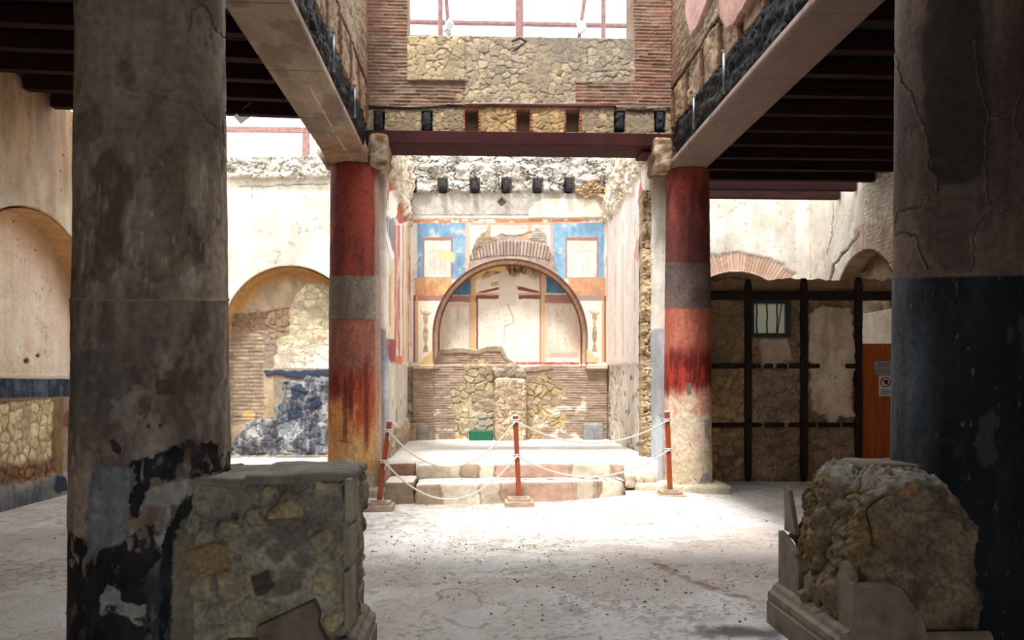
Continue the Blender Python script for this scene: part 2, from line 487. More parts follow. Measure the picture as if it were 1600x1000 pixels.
def lining(kind, c, ca, cz, r, depth, sgn, paint, a0=-95, a1=95, res=.02):
    """curved underside of an arched niche; kind 'Y' for a wall facing the viewer, 'X' for a side wall"""
    n = int(math.radians(a1 - a0) * r / res) + 2; m = int(depth / res) + 2
    t, q = np.meshgrid(np.radians(np.linspace(a0, a1, n)), np.linspace(-.004, depth + .02, m))
    A_ = ca + r * np.sin(t); Z_ = cz + r * np.cos(t)
    P = np.stack([A_, c + sgn * q, Z_], -1) if kind == 'Y' else np.stack([c + sgn * q, A_, Z_], -1)
    px, py = proj(P); col, dd = paint(t * r, q * 1.0, px, py)
    V = P.reshape(-1, 3)
    return V, [gquads(m, n)], np.broadcast_to(col, P.shape).reshape(-1, 3).copy()

# ---- left wall ---------------------------------------------------
YA, ZA, RA = 11.55, 1.80, 2.17
def r_left(y, z, px, py):
    d = np.where(z > ZA, np.hypot(y - YA, z - ZA), np.abs(y - YA))
    return .40 * ss(0, .03, RA - d) * (z > 1.68)
def p_left(y, z, px, py, R):
    b = plaster(y, z, 101, (226, 212, 190), (176, 150, 122), 1.0)
    P = Paint(y.shape, *b)
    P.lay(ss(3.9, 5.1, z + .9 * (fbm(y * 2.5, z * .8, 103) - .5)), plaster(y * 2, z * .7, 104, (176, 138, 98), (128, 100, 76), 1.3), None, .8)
    # arched niche: warm ochre soffit and rim with shadow tone painted in, pale stained back
    P.lay((R > .02) * (R < .38), plaster(y * 3, z * 3, 107, (206, 162, 112), (176, 132, 88)), None, 1)
    P.lay((R >= .38) * 1.0, plaster(y, z, 108, (250, 236, 216), (226, 194, 164), .9, .02))
    rim = ss(.35, 0, RA - np.hypot(y - YA, z - ZA)) * (R >= .38) * (y > YA)
    P.lay((R >= .38) * ss(.5, .0, RA - np.hypot(y - YA, z - ZA) + .5 * (fbm(y * 3, z * 3, 109) - .4)), (214, 172, 124), None, .7)
    # holes
    for hx, hy, r in ((99, 243, 2), (95, 268, 1.6), (96, 298, 1.3), (23, 346, 2.4), (48, 330, 1.5), (56, 391, 2), (42, 564, 6), (60, 556, 4)):
        P.lay(ss(r, r * .4, np.hypot(px - hx, (py - hy))), (90, 66, 50), -.02)
    # blue-black band
    bz = z + .03 * (fbm(y * 3, z * 3, 110) - .5)
    P.lay(ss(1.40, 1.43, bz) * ss(1.70, 1.67, bz), plaster(y * 4, z * 4, 111, (96, 106, 122), (44, 52, 66), 1.6), .015)
    P.lay(ss(1.66, 1.68, bz) * ss(1.74, 1.71, bz), (206, 190, 172), .02)
    # lower panel
    lo = ss(1.42, 1.40, z)
    P.lay(lo, plaster(y * 2, z * 2, 112, (196, 178, 160), (150, 124, 104)))
    fr = poly(px, py, [(-400, 640), (98, 606), (98, 760), (-400, 900)], 1.5, 2, 5)
    P.lay(fr * lo, plaster(y * 3, z * 3, 113, (152, 124, 88), (122, 98, 70)), .02)
    pn = poly(px, py, [(-400, 640), (-60, 636), (84, 622), (80, 690), (84, 742), (20, 762), (-400, 850)], 1.5, 2, 6)
    P.lay(pn * lo, stones(y, z, 115, .17, (242, 224, 182), (226, 202, 156), (140, 116, 88), .02, .12, .1))
    lowst = ss(.62, .50, z + .1 * (fbm(y * 3, z * 3, 5) - .5))
    P.lay(pn * lo * lowst, stones(y, z, 118, .14, (170, 128, 88), (140, 104, 78), (104, 82, 62), .05, .13))
    bl = poly(px, py, [(104, 700), (106, 668), (118, 640), (134, 630), (134, 716), (112, 716)], 1.5, 3, 8)
    P.lay(bl, stones(y, z, 119, .16, (176, 190, 208), (148, 160, 182), (150, 140, 130), .02, .1))
    P.lay(poly(px, py, [(96, 650), (106, 640), (110, 655), (106, 668), (96, 666)], 2, 2, 3), (124, 84, 70))
    ft = ss(.36, .26, z + .12 * (fbm(y * 3, z * 3, 120) - .5))
    P.lay(ft, plaster(y * 2, z * 3, 121, (150, 148, 146), (92, 98, 106), 1.4), .04)
    P.lay(poly(px, py, [(84, 742), (98, 746), (100, 764), (86, 772), (78, 762)], 2, 2, 3), (46, 58, 74), .02)
    return P.out()
w_l = slab('wall_left', [
    lining('X', XL, YA, ZA, RA - .03, .40, -1, lambda u, q, px, py: plaster(u * 2, q * 2, 107, (212, 166, 116), (182, 138, 94), 1.2)),
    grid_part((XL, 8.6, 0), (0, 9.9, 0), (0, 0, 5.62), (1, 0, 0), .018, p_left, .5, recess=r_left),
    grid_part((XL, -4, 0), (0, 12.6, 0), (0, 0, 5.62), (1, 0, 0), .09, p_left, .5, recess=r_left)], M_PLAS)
struct(w_l)

# ---- rear wall ---------------------------------------------------
AB1 = (-4.06, 2.75, 1.42); AB2 = (5.78, 2.72, 1.38)
def r_back(x, z, px, py):
    R = 0
    for ax, az, ar in (AB1, AB2):
        d = np.where(z > az, np.hypot(x - ax, z - az), np.abs(x - ax))
        R = R + .38 * ss(0, .03, ar - d) * (z > (.0 if ax < 0 else 0))
    return R
def p_back(x, z, px, py, R):
    P = Paint(x.shape, *plaster(x, z, 201, (222, 216, 205), (188, 176, 160), 1.1))
    P.lay(ss(5.72, 5.85, z + .12 * (fbm(x * 2, z * 2, 203) - .5)), plaster(x, z, 204, (196, 184, 166), (150, 136, 118), 1, .02), -.03)
    P.lay(ss(6.02, 6.12, z + .12 * (fbm(x * 3, z * 3, 205) - .5)), rubble(x, z, 206, .12, (208, 200, 184), (168, 156, 138), (120, 108, 92), .14), .05)
    P.lay(line(px, py, [(372, 292), (520, 287)], .6, 2, 9), (120, 104, 88), -.02)
    P.lay(line(px, py, [(394, 292), (394, 312)], .5, 2, 9), (120, 104, 88), -.02)
    d1 = np.hypot(x - AB1[0], z - AB1[1])
    inn = (R >= .36) * (px < 700)
    P.lay(((R > .02) * (R < .36) * (px < 700)).astype(float), (202, 160, 104))
    P.lay(inn * 1.0, plaster(x, z, 208, (198, 178, 150), (162, 140, 112), 1.2, .02))
    P.lay(inn * ss(.32, .1, AB1[2] - d1 + .15 * (fbm(x * 3, z * 3, 2) - .5)) * (z > 2.7), (206, 158, 98), None, .85)
    lowm = ss(502, 508, py + 10 * (fbm(px / 20, py / 20, 3) - .5))
    P.lay(inn * poly(px, py, [(360, 492), (420, 486), (452, 480), (462, 500), (460, 540), (420, 560), (360, 560)], 2, 4, 4), stones(x, z, 209, .14, (160, 132, 104), (140, 112, 88), (122, 104, 86), .03, .12))
    P.lay(inn * poly(px, py, [(452, 488), (462, 460), (480, 444), (600, 440), (600, 540), (500, 535), (436, 545), (430, 532), (452, 520)], 2, 3, 6), stones(x, z, 210, .20, (214, 202, 170), (194, 180, 148), (140, 126, 106), .02, .07))
    P.lay(rect(px, py, 340, 518, 412, 662, 2, 3, 7), bricks(x, z, 211, .3, .085, (170, 148, 126), (152, 130, 108), (146, 128, 108), .012, .018))
    P.lay(poly(px, py, [(412, 518), (430, 514), (428, 577), (412, 577)], 2, 3, 7), (150, 134, 116))
    P.lay(poly(px, py, [(430, 560), (434, 540), (470, 545), (512, 530), (640, 530), (640, 576), (430, 576)], 2, 3, 6), stones(x, z, 212, .2, (236, 228, 212), (214, 202, 180), (164, 150, 130), .02, .08))
    P.lay((py > 575) * (px > 428) * (px < 700) * 1.0, plaster(x * 3, z * 3, 213, (164, 148, 128), (138, 124, 108)))
    P.lay(poly(px, py, [(412, 577), (470, 579), (520, 576), (700, 577), (700, 587), (500, 587), (460, 592), (440, 586), (414, 587)], 1.5, 2.5, 5), (58, 68, 86), .03)
    def bluestone(sd, k):
        b_ = plaster(x * 2.4, z * 2.4, sd, (158, 162, 166), (62, 68, 82), 1.7, .02)
        f1, f2, idv = voro(x * 4.5 + 1.2 * (fbm(x * 5, z * 5, sd + 2) - .5), z * 5 + 1.2 * (fbm(x * 5, z * 5, sd + 3) - .5), sd)
        return mx(b_[0] * (.75 + .5 * idv)[..., None], C(178, 164, 146), ss(.10, .02, f2 - f1) * k), b_[1] + .02 * ss(.02, .2, f2 - f1)
    P.lay(poly(px, py, [(440, 596), (462, 592), (470, 600), (480, 590), (700, 588), (700, 668), (505, 690), (440, 660), (430, 640), (446, 620)], 2, 8, 8, 14), bluestone(214, .8), None, .95)
    P.lay(poly(px, py, [(360, 700), (378, 668), (400, 655), (440, 650), (512, 668), (700, 650), (700, 712), (360, 712)], 2, 6, 9), bluestone(218, .6), None, .9)
    for q_ in (([(455, 606), (470, 600), (482, 612), (474, 628), (460, 622)]), ([(480, 622), (500, 618), (506, 640), (486, 640)]), ([(446, 640), (470, 636), (476, 652), (452, 658)])):
        P.lay(poly(px, py, q_, 2, 3, 8), (44, 54, 72), None, .8)
    P.lay(poly(px, py, [(432, 664), (462, 654), (476, 672), (452, 690), (436, 684)], 2, 5, 9), stones(x, z, 216, .1, (206, 204, 198), (150, 156, 164), (90, 94, 102), .03), None, .9)
    P.lay(poly(px, py, [(375, 655), (384, 640), (398, 644), (398, 655)], 1, 2, 3), (196, 164, 110))
    # right: brick relieving arch round the second niche
    d2 = np.hypot(x - AB2[0], z - AB2[1]); th = np.arctan2(x - AB2[0], z - AB2[1])
    vs = np.floor(th / .045); vf = th / .045 - vs
    vc = mx(C(214, 180, 158), C(188, 150, 126), hsh(vs, vs * 0, 5)) * (1 - .35 * ss(.3, .5, np.abs(vf - .5)))[..., None]
    ring = ss(.0, .03, d2 - AB2[2]) * ss(.50, .40, d2 - AB2[2] + .25 * (fbm(x * 2.2, z * 2.2, 6) - .5)) * (px > 1000)
    P.lay(ring * (np.abs(th + .3) < 1.1), vc, -.02)
    P.lay(((R >= .3) * (px > 1000)).astype(float), rubble(x, z, 216, .12, (132, 108, 84), (104, 86, 68), (84, 70, 56), .04))
    return P.out()
def ztop_warp(z0, z1, amp, sc, seed):
    def f(a, b):
        return a, b * (1 + amp * (fbm(a * sc, a * 0 + .3, seed) - .5) * 2 * ss(.8, 1, b))
    return f
w_b = slab('wall_back', [
    lining('Y', YB, AB1[0], AB1[1], AB1[2] - .03, .38, 1, lambda u, q, px, py: plaster(u * 2, q * 2, 107, (206, 164, 110), (170, 128, 84), 1.2)),
    lining('Y', YB, AB2[0], AB2[1], AB2[2] - .03, .38, 1, lambda u, q, px, py: plaster(u * 2, q * 2, 108, (150, 122, 94), (120, 98, 76), 1.2)),
    grid_part((XL - .3, YB, 0), (5.2, 0, 0), (0, 0, 6.55), (0, -1, 0), .02, p_back, .6, recess=r_back, warp=ztop_warp(0, 0, .012, 9, 4)),
    grid_part((-1.06, YB, 0), (4.3, 0, 0), (0, 0, 6.55), (0, -1, 0), .1, p_back, .6, recess=r_back),
    grid_part((3.24, YB, 0), (4.4, 0, 0), (0, 0, 6.55), (0, -1, 0), .022, p_back, .6, recess=r_back)], M_PLAS)
struct(w_b)

# ---- right wall --------------------------------------------------
YR, ZR, RR = 15.72, 2.78, 1.4
def r_right(y, z, px, py):
    d = np.where(z > ZR, np.hypot(y - YR, z - ZR), np.abs(y - YR))
    return .38 * ss(0, .03, RR - d) * (z > 2.95)
def p_right(y, z, px, py, R):
    P = Paint(y.shape, *plaster(y, z, 301, (238, 230, 216), (206, 190, 168), .8, .008))
    ret = ss(.0, .1, (px - 1342) / 40 + (430 - py) / 300 * .3 - .25 + .2 * (fbm(y, z, 302) - .5))
    P.lay(ret * (py < 470), bricks(y + z * .6, z, 303, .12, .07, (236, 226, 208), (216, 202, 182), (206, 194, 176), .025, .012), .0)
    P.lay(line(px, py, [(1342, 362), (1338, 372), (1318, 396), (1302, 416), (1298, 436)], 1.5, 2.5, 4), (110, 88, 68), -.04)
    P.lay(line(px, py, [(1302, 316), (1303, 330), (1298, 372), (1292, 400)], .6, 3, 4), (140, 122, 104), -.02)
    d2 = np.hypot(y - YR, z - ZR); th = np.arctan2(y - YR, z - ZR)
    vs = np.floor(th / .05); vf = th / .05 - vs
    vc = mx(C(226, 206, 190), C(206, 178, 158), hsh(vs, vs * 0, 8)) * (1 - .3 * ss(.3, .5, np.abs(vf - .5)))[..., None]
    P.lay(ss(.0, .03, d2 - RR) * ss(.52, .45, d2 - RR) * (y < YR + .4), vc, -.01)
    P.lay((R > .02) * 1.0, rubble(y, z, 305, .5, (196, 180, 156), (150, 128, 102), (110, 90, 70), .10))
    P.lay((R > .02) * ss(.30, .62, fbm(y * 2, z * 2, 306)), (120, 96, 72), None, .6)
    P.lay(line(px, py, [(1358, 405), (1352, 420), (1340, 430), (1345, 440)], 1, 2, 4), (60, 48, 38), -.03)
    return P.out()
w_r = slab('wall_right', [
    lining('X', XR, YR, ZR, RR - .03, .38, 1, lambda u, q, px, py: plaster(u * 2, q * 2, 109, (186, 166, 140), (140, 120, 98), 1.2)),
    grid_part((XR, 12.2, 0), (0, 6.1, 0), (0, 0, 6.5), (-1, 0, 0), .025, p_right, .5, recess=r_right),
    grid_part((XR, -4, 0), (0, 16.2, 0), (0, 0, 5.9), (-1, 0, 0), .12, p_right, .5, recess=r_right)], M_PLAS)
struct(w_r)

# ---- unseen wall added behind the viewer, doorway sized to limit light --------------------------
def p_plain(u, z, px, py): return plaster(u, z, 310, (190, 174, 150), (140, 120, 100), 1)
w_f = slab('wall_front_unseen', [
    grid_part((XL, -4, 0), (4.2, 0, 0), (0, 0, 5.6), (0, 1, 0), .12, p_plain, .4),
    grid_part((3.0, -4, 0), (4.43, 0, 0), (0, 0, 5.6), (0, 1, 0), .12, p_plain, .4),
    grid_part((-1.76, -4, 2.6), (4.76, 0, 0), (0, 0, 3.0), (0, 1, 0), .12, p_plain, .4)], M_PLAS)
struct(w_f)

# ================================================================== shrine room (open to the sky)
SX0, SX1, SY, SZ = -1.37, 2.66, 16.9, .48
NC = (797, 525, 119)       # niche arch, seen at the wall face
c0 = onY(NC[0], NC[1], SY); NX, NZ, NR = c0.x, c0.z, (onY(NC[0] + NC[2], NC[1], SY).x - c0.x)
def r_shr(x, z, px, py):
    d = np.where(z > NZ, np.hypot(x - NX, z - NZ), np.abs(x - NX))
    # beam sockets along the top
    return .42 * ss(0, .025, NR - d) * ss(571, 569, py)
WHT = (238, 230, 214)
def p_shr(x, z, px, py, R):
    u = x
    b = plaster(x * 1.5, z * 1.5, 401, (240, 233, 220), (216, 202, 182), .9, .004)
    P = Paint(x.shape, *b)
    L = lambda m, c, d=None, k=1.0: P.lay(m, c, d, k)
    pink = (216, 176, 156); maroon = (124, 62, 60); ochre = (206, 150, 92); blue = (104, 146, 176)
    inn = (R > .3) * 1.0; out = 1 - inn
    n1 = fbm(x * 6, z * 6, 402); n2 = fbm(x * 14, z * 14, 404)
    # --- outside the niche
    sb = (plaster(x * 3, z * 3, 403, (142, 176, 196), (112, 146, 170), 1.2, .003))
    for (x0, x1) in ((652, 731), (864, 944)):
        L(out * rect(px, py, x0, 348, x1, 436, 1.5, 1.2, 3), sb)
        L(out * rect(px, py, x0, 348, x1, 436, 1.5, 1.2, 3) * ss(.62, .70, n1), (214, 206, 192), None, .6)
    L(out * rect(px, py, 645, 343, 946, 348, 1, 1.5, 4) * ss(.35, .5, n1), (206, 126, 84))
    L(out * rect(px, py, 645, 337, 946, 342, 1, 1.5, 4), (206, 200, 190), .01)
    L(out * rect(px, py, 727, 349, 735, 433, 1, .6, 4), pink, None, .8)
    L(out * rect(px, py, 860, 349, 865, 433, 1, .6, 4), (196, 150, 140), None, .8)
    L(out * rect(px, py, 735, 348, 865, 352, 1, 1.5, 4), (206, 130, 104), None, .6)
    L(out * rect(px, py, 740, 355, 860, 358, 1, 1.5, 9), (206, 172, 168), None, .8)
    for (x0, x1) in ((661, 707), (884, 935)):
        L(out * rect(px, py, x0, 371, x1, 433, 1, .7, 5), (168, 112, 92))
        L(out * rect(px, py, x0 + 2, 376, x1 - 2.5, 433, 1, .7, 5), plaster(x * 5, z * 3, 406, (236, 226, 208), (206, 194, 182), 1.2, .002))
        for k in range(4):
            q = x0 + 10 + k * 8
            L(out * rect(px, py, q, 400, q + 2, 428, 1.2, .6, 5), (196, 168, 158), None, .5)
        L(out * rect(px, py, x0 + 8, 391, x1 - 8, 394, 1.2, 1, 5), (204, 172, 156), None, .5)
    L(out * poly(px, py, [(686, 388), (712, 395), (710, 410), (700, 410), (684, 402)], 1.5, 1.5, 5), (220, 198, 156))
    oc = plaster(x * 5, z * 5, 408, (216, 176, 122), (186, 136, 100), 1.5, .003)
    L(out * rect(px, py, 648, 434, 706, 461, 1, 1, 6), oc)
    L(out * rect(px, py, 888, 434, 946, 461, 1, 1, 6), plaster(x * 5, z * 5, 409, (206, 156, 112), (178, 132, 112), 1.3, .003))
    L(out * rect(px, py, 646, 461, 712, 470, 1, 1, 6), (160, 106, 92), None, .9)
    L(out * rect(px, py, 890, 461, 946, 470, 1, 1, 6), (156, 128, 118), None, .9)
    for sx, cx in ((0, 666), (1, 930)):
        L(out * rect(px, py, cx - 16, 471, cx + 14, 566, 1, .6, 7), (236, 226, 206))
        amp = 2.2 + 2.6 * np.abs(np.sin((py - 480) / 9.0)) * ss(478, 500, py)
        L(out * ss(amp, amp - 1.6, np.abs(px - cx + 1)) * (py > 486) * (py < 550), plaster(x * 12, z * 12, 411, (206, 180, 140), (140, 112, 84), 1.5, 0), None, .85)
        L(out * ss(9, 7.5, np.abs(px - cx + 1)) * (np.abs(py - 492 + .08 * (px - cx) ** 2) < 1.6) * ss(.3, .5, n2 + .1), (168, 140, 108), None, .8)
    for xx, cc in ((647.5, (136, 74, 66)), (651.5, ochre), (945.5, (136, 74, 66)), (942, ochre)):
        L(out * rect(px, py, xx - 1.5, 462, xx + 1.5, 566, 1, .4, 8), cc, None, .9)
    for xx in (639, 950.5):
        L(rect(px, py, xx - 3, 352, xx + 3.5, 566, 1, .4, 8), (228, 216, 206), .03)
        L(rect(px, py, xx + 2, 352, xx + 3, 540, 1, .4, 8), (178, 126, 110), None, .7)
        L(rect(px, py, xx - 3, 400, xx + 3, 470, 1, 1, 8), (176, 112, 92), None, .6)
    # --- niche back
    L(inn, plaster(x * 2, z * 2, 415, (244, 238, 226), (232, 218, 200), .9, .003))
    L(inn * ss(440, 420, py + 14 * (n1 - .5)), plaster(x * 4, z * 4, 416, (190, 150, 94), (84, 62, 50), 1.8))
    L(inn * poly(px, py, [(737, 418), (790, 416), (792, 426), (760, 424), (742, 440)], 1.5, 1.5, 5), (222, 196, 142))
    bl2 = plaster(x * 3, z * 3, 417, (106, 148, 172), (76, 118, 148), 1.2, .003)
    L(inn * rect(px, py, 696, 430, 737, 461, 1.5, 1, 5), bl2); L(inn * rect(px, py, 853, 432, 890, 458, 1.5, 1, 5), bl2)
    L(inn * poly(px, py, [(744, 452), (752, 438), (788, 424), (792, 456), (746, 458)], 1.5, 1, 5), (236, 226, 208))
    L(inn * poly(px, py, [(806, 450), (812, 426), (846, 444), (846, 458), (806, 456)], 1.5, 1, 5), (236, 226, 208))
    L(inn * poly(px, py, [(748, 456), (782, 448), (782, 452), (748, 459)], 1, .8, 5), maroon, None, .9)
    L(inn * poly(px, py, [(806, 446), (842, 455), (842, 459), (806, 452)], 1, .8, 5), maroon, None, .9)
    L(inn * poly(px, py, [(766, 442), (778, 439), (780, 446), (768, 448)], 1, 1.5, 5), (196, 156, 108), None, .8)
    L(inn * rect(px, py, 742, 457, 848, 461, 1, .6, 5), (216, 172, 124), None, .8)
    L(inn * rect(px, py, 690, 462, 746, 472, 1, 1.5, 5), (150, 98, 92), None, .8)
    L(inn * rect(px, py, 850, 460, 912, 474, 1, 1.5, 5), (158, 106, 98), None, .8)
    L(inn * rect(px, py, 746, 461, 779, 467, 1, 1, 5), (128, 70, 68), None, .9); L(inn * rect(px, py, 810, 461, 846, 467, 1, 1, 5), (128, 70, 68), None, .9)
    L(inn * rect(px, py, 683, 474, 738, 560, 1.5, 1, 5), (218, 186, 166), None, .7)
    L(inn * rect(px, py, 694, 480, 733, 560, 1.5, 1, 6), plaster(x * 3, z * 2, 418, (234, 226, 208), (210, 194, 176), 1.2, .003))
    L(inn * rect(px, py, 852, 474, 906, 560, 1.5, 1, 5), (220, 192, 172), None, .7)
    L(inn * rect(px, py, 858, 478, 895, 548, 1.5, 1, 6), plaster(x * 3, z * 2, 419, (236, 228, 210), (212, 196, 178), 1.2, .003))
    L(inn * rect(px, py, 860, 551, 902, 558, 1, 1, 6), (196, 172, 160), None, .8)
    for x0, x1, cc, k in ((735.5, 743, (214, 168, 112), .8), (744, 747, maroon, .9), (843, 845.5, (170, 112, 98), .8), (846, 852, (216, 174, 126), .75), (733, 735, (150, 130, 120), .5)):
        L(inn * rect(px, py, x0, 425 if cc != maroon else 461, x1, 566, 1, .5, 5), cc, None, k)
    L(inn * rect(px, py, 748, 566, 905, 571.5, 1, 1.2, 5), plaster(x * 6, z * 6, 420, (206, 130, 116), (150, 66, 64), 1.5, 0), None, .9)
    L(out * rect(px, py, 916, 559, 934, 568, 1, 2, 5), (170, 66, 60), None, .8)
    # chalky repair streak and crack
    L(inn * poly(px, py, [(780, 430), (792, 424), (806, 436), (808, 452), (806, 476), (782, 478), (778, 456)], 3, 3, 5), (226, 212, 196), .01, .9)
    L(line(px, py, [(794, 476), (800, 494), (802, 505), (788, 511), (786, 540)], .7, 1.5, 5), (190, 160, 124), -.01, .8)
    # --- relieving arch of bricks over the niche
    d = np.hypot(px - NC[0], py - NC[1]); th = np.arctan2(px - 797, 640 - py)
    md = poly(px, py, [(728, 440), (735, 400), (742, 378), (752, 366), (762, 362), (768, 370), (785, 366), (808, 368), (826, 364), (842, 358), (852, 366), (858, 388), (868, 412), (874, 440)], 1.5, 2, 9) * ss(118, 121, d)
    L(md, plaster(x * 3, z * 3, 421, (190, 176, 160), (150, 134, 120)), -.012)
    dv = np.hypot(px - 797, py - 640)
    vs = np.floor(th / .021); vf = th / .021 - vs
    vc = mx(C(156, 130, 120), C(186, 164, 148), hsh(vs, vs * 0, 5)) * (1 - .45 * ss(.25, .45, np.abs(vf - .5)))[..., None]
    L(md * ss(.29, .27, np.abs(th + .015)) * ss(240, 242, dv) * ss(267, 264, dv + 3 * hsh(vs, vs * 0, 7)) * ss(119, 123, d), vc, .01)
    L(md * poly(px, py, [(740, 385), (748, 372), (762, 360), (778, 374), (752, 388), (742, 400)], 1.5, 2, 6), stones(x, z, 422, .1, (150, 126, 100), (128, 104, 82), (168, 150, 128), .02), None, .8)
    L(poly(px, py, [(826, 374), (838, 356), (852, 366), (852, 378)], 1.5, 1, 6), bricks(x, z, 423, .3, .05, (166, 150, 138), (150, 134, 122), (180, 168, 152)), None, .9)
    L(poly(px, py, [(758, 368), (762, 352), (767, 350), (768, 364), (764, 372)], 1, 1, 6), (206, 150, 112), None, .8)
    L(poly(px, py, [(812, 373), (824, 360), (824, 350), (830, 352), (828, 366), (816, 376)], 1, 1, 6), (210, 158, 120), None, .8)
    # --- moulding round the niche
    dd_ = np.where(py < NC[1], d, np.abs(px - NC[0]))
    legs = ss(574, 571, py)
    ring = ss(109.5, 110.5, dd_) * ss(121.5, 120.5, dd_) * legs
    prof = [(110, 112, (118, 66, 60)), (112, 114, (214, 176, 130)), (114, 117, (232, 208, 188)), (117, 118.6, (170, 120, 98)), (118.6, 121.5, (122, 78, 76))]
    L(ring, (210, 180, 150), .05)
    for a, b_, cc in prof:
        L(ss(a - .5, a + .5, dd_) * ss(b_ + .5, b_ - .5, dd_) * legs, plaster(x * 6, z * 6, 424, cc, tuple(int(q * .85) for q in cc), 1.3, 0), None, .9)
    # --- bare masonry below
    mp = [(500, 575), (640, 574), (648, 571), (676, 571), (681, 560), (684, 551), (690, 546), (726, 543), (745, 547), (762, 541), (785, 541), (794, 560), (815, 574), (860, 570), (916, 572), (1000, 572), (1000, 760), (500, 760)]
    mm = poly(px, py, mp, 1.2, 1.6, 10)
    BR = bricks(x, z, 430, .26, .052, (178, 150, 130), (152, 128, 110), (160, 144, 126), .009, .014)
    L(mm, BR)
    L(mm * line(px, py, [(681, 572), (684, 553), (690, 549), (726, 546), (745, 550), (762, 544), (785, 544), (794, 562), (815, 577), (860, 573)], 5, 2, 10), plaster(x * 4, z * 4, 431, (176, 158, 136), (150, 132, 112)), .02)
    st = poly(px, py, [(712, 690), (712, 652), (706, 640), (704, 610), (726, 600), (724, 575), (740, 560), (762, 562), (772, 580), (772, 690)], 1.5, 2, 10)
    ST = stones(x, z, 432, .17, (190, 172, 136), (170, 152, 124), (140, 124, 104), .035, .09)
    L(mm * st, ST)
    st2 = poly(px, py, [(824, 690), (822, 600), (850, 585), (862, 576), (862, 600), (884, 602), (884, 625), (862, 640), (884, 642), (882, 668), (846, 672), (842, 690)], 1.5, 2, 10)
    L(mm * st2, stones(x, z, 434, .17, (188, 164, 122), (164, 144, 114), (138, 122, 100), .035, .09))
    L(mm * rect(px, py, 842, 636, 884, 668, 3, 3, 4), (200, 174, 120), None, .35)
    L(mm * ss(.60, .68, fbm(x * 5, z * 9, 436)) * ss(600, 640, py), (226, 218, 208), None, .8)
    L(mm * poly(px, py, [(736, 668), (742, 648), (750, 640), (764, 655), (770, 672)], 2, 3, 9), (190, 186, 178), None, .6)
    for x0, x1, q in ((645, 677, 8), (916, 948, 9)):
        m_ = rect(px, py, x0, 575, x1, 760, 1, .4, q)
        L(m_, bricks(x, z, 437 + q, .26, .052, (176, 148, 126), (148, 124, 106), (162, 144, 124), .009, .014), .09)
        L(rect(px, py, x0 - 1, 571, x1 + 1, 577, 1, .4, q), (178, 160, 136), .11)
    L(poly(px, py, [(677, 571), (655, 573), (660, 562), (676, 546)], 1, 1, 5) * out, (216, 190, 142))
    L(poly(px, py, [(917, 545), (921, 548), (938, 566), (917, 566)], 1, 1, 5) * out, (220, 196, 150))
    # --- upper: grey setting plaster, white patch, rubble top
    up = ss(338, 335, py)
    L(up, plaster(x * 2, z * 2, 440, (204, 196, 184), (172, 164, 154), 1.2, .012), .02)
    dg = np.abs(((x * 1.0 + z * 1.0) * 7) % 1 - .5)
    L(up * ss(.1, .04, dg) * ss(.45, .6, fbm(x * 4, z * 4, 441)), (150, 138, 122), None, .6)
    L(poly(px, py, [(826, 341), (828, 328), (838, 316), (852, 310), (900, 312), (930, 312), (942, 322), (945, 340)], 1.5, 1.5, 6), plaster(x, z, 442, (236, 224, 200), (222, 206, 180), .8, .004), .03)
    L(poly(px, py, [(784, 308), (791, 316), (784, 324), (777, 316)], 1.5, 1, 5), (120, 98, 76), -.06)
    ru = ss(303, 299, py + 8 * (fbm(px / 14, py / 14, 443) - .5))
    L(ru, rubble(x, z, 444, .15, (206, 200, 188), (170, 160, 146), (116, 104, 90), .16), .10)
    L(poly(px, py, [(898, 300), (910, 286), (930, 282), (946, 292), (944, 316), (930, 306), (914, 312)], 2, 4, 8), rubble(x, z, 446, .1, (188, 160, 124), (146, 120, 92), (110, 90, 70), .15), .10)
    for sx in (643, 692, 742, 791, 840, 889):
        m_ = rect(px, py, sx - 8, 280, sx + 8, 302, 1, .8, 3)
        L(m_, plaster(x * 5, z * 5, 447, (208, 196, 176), (180, 166, 146)), -.05)
        m_ = rect(px, py, sx - 5.5, 282, sx + 5, 300, 1, .6, 3)
        L(m_, (58, 48, 40), -.22)
    L(rect(px, py, 600, 300, 643, 345, 1.5, 1.5, 3), (70, 58, 48), -.12, .8)
    return P.out()
w_s = slab('wall_shrine_back', grid_part((SX0 - .25, SY, .2), (4.6, 0, 0), (0, 0, 6.0), (0, -1, 0), .0125, p_shr, .62, recess=r_shr, warp=ztop_warp(0, 0, .010, 14, 8)), M_FRESCO)
struct(w_s)
# charred beam stubs left in the sockets
for k, sx in enumerate((643, 692, 742, 791, 840, 889)):
    p = onY(sx, 291, SY - .1)
    o = rock('charred_beam_end', (p.x - .065, p.x + .065), (SY - .22, SY + .16), (p.z - .1, p.z + .1), M_CHAR,
             lambda W, N, px, py, d_: C(44, 42, 44) * (.6 + 1.0 * fbm3(W, 18, 3))[:, None], .012, 6, .022, 14, k)
    nm = ['leftmost, in the corner above the blue fresco', 'second from the left', 'third from the left', 'fourth from the left, above the small diamond hole', 'fifth from the left', 'rightmost, above the cream plaster patch'][k]
    tag(o, 'charred beam stub above the frescoes, ' + nm, 'beam', 'charred stubs above the fresco')

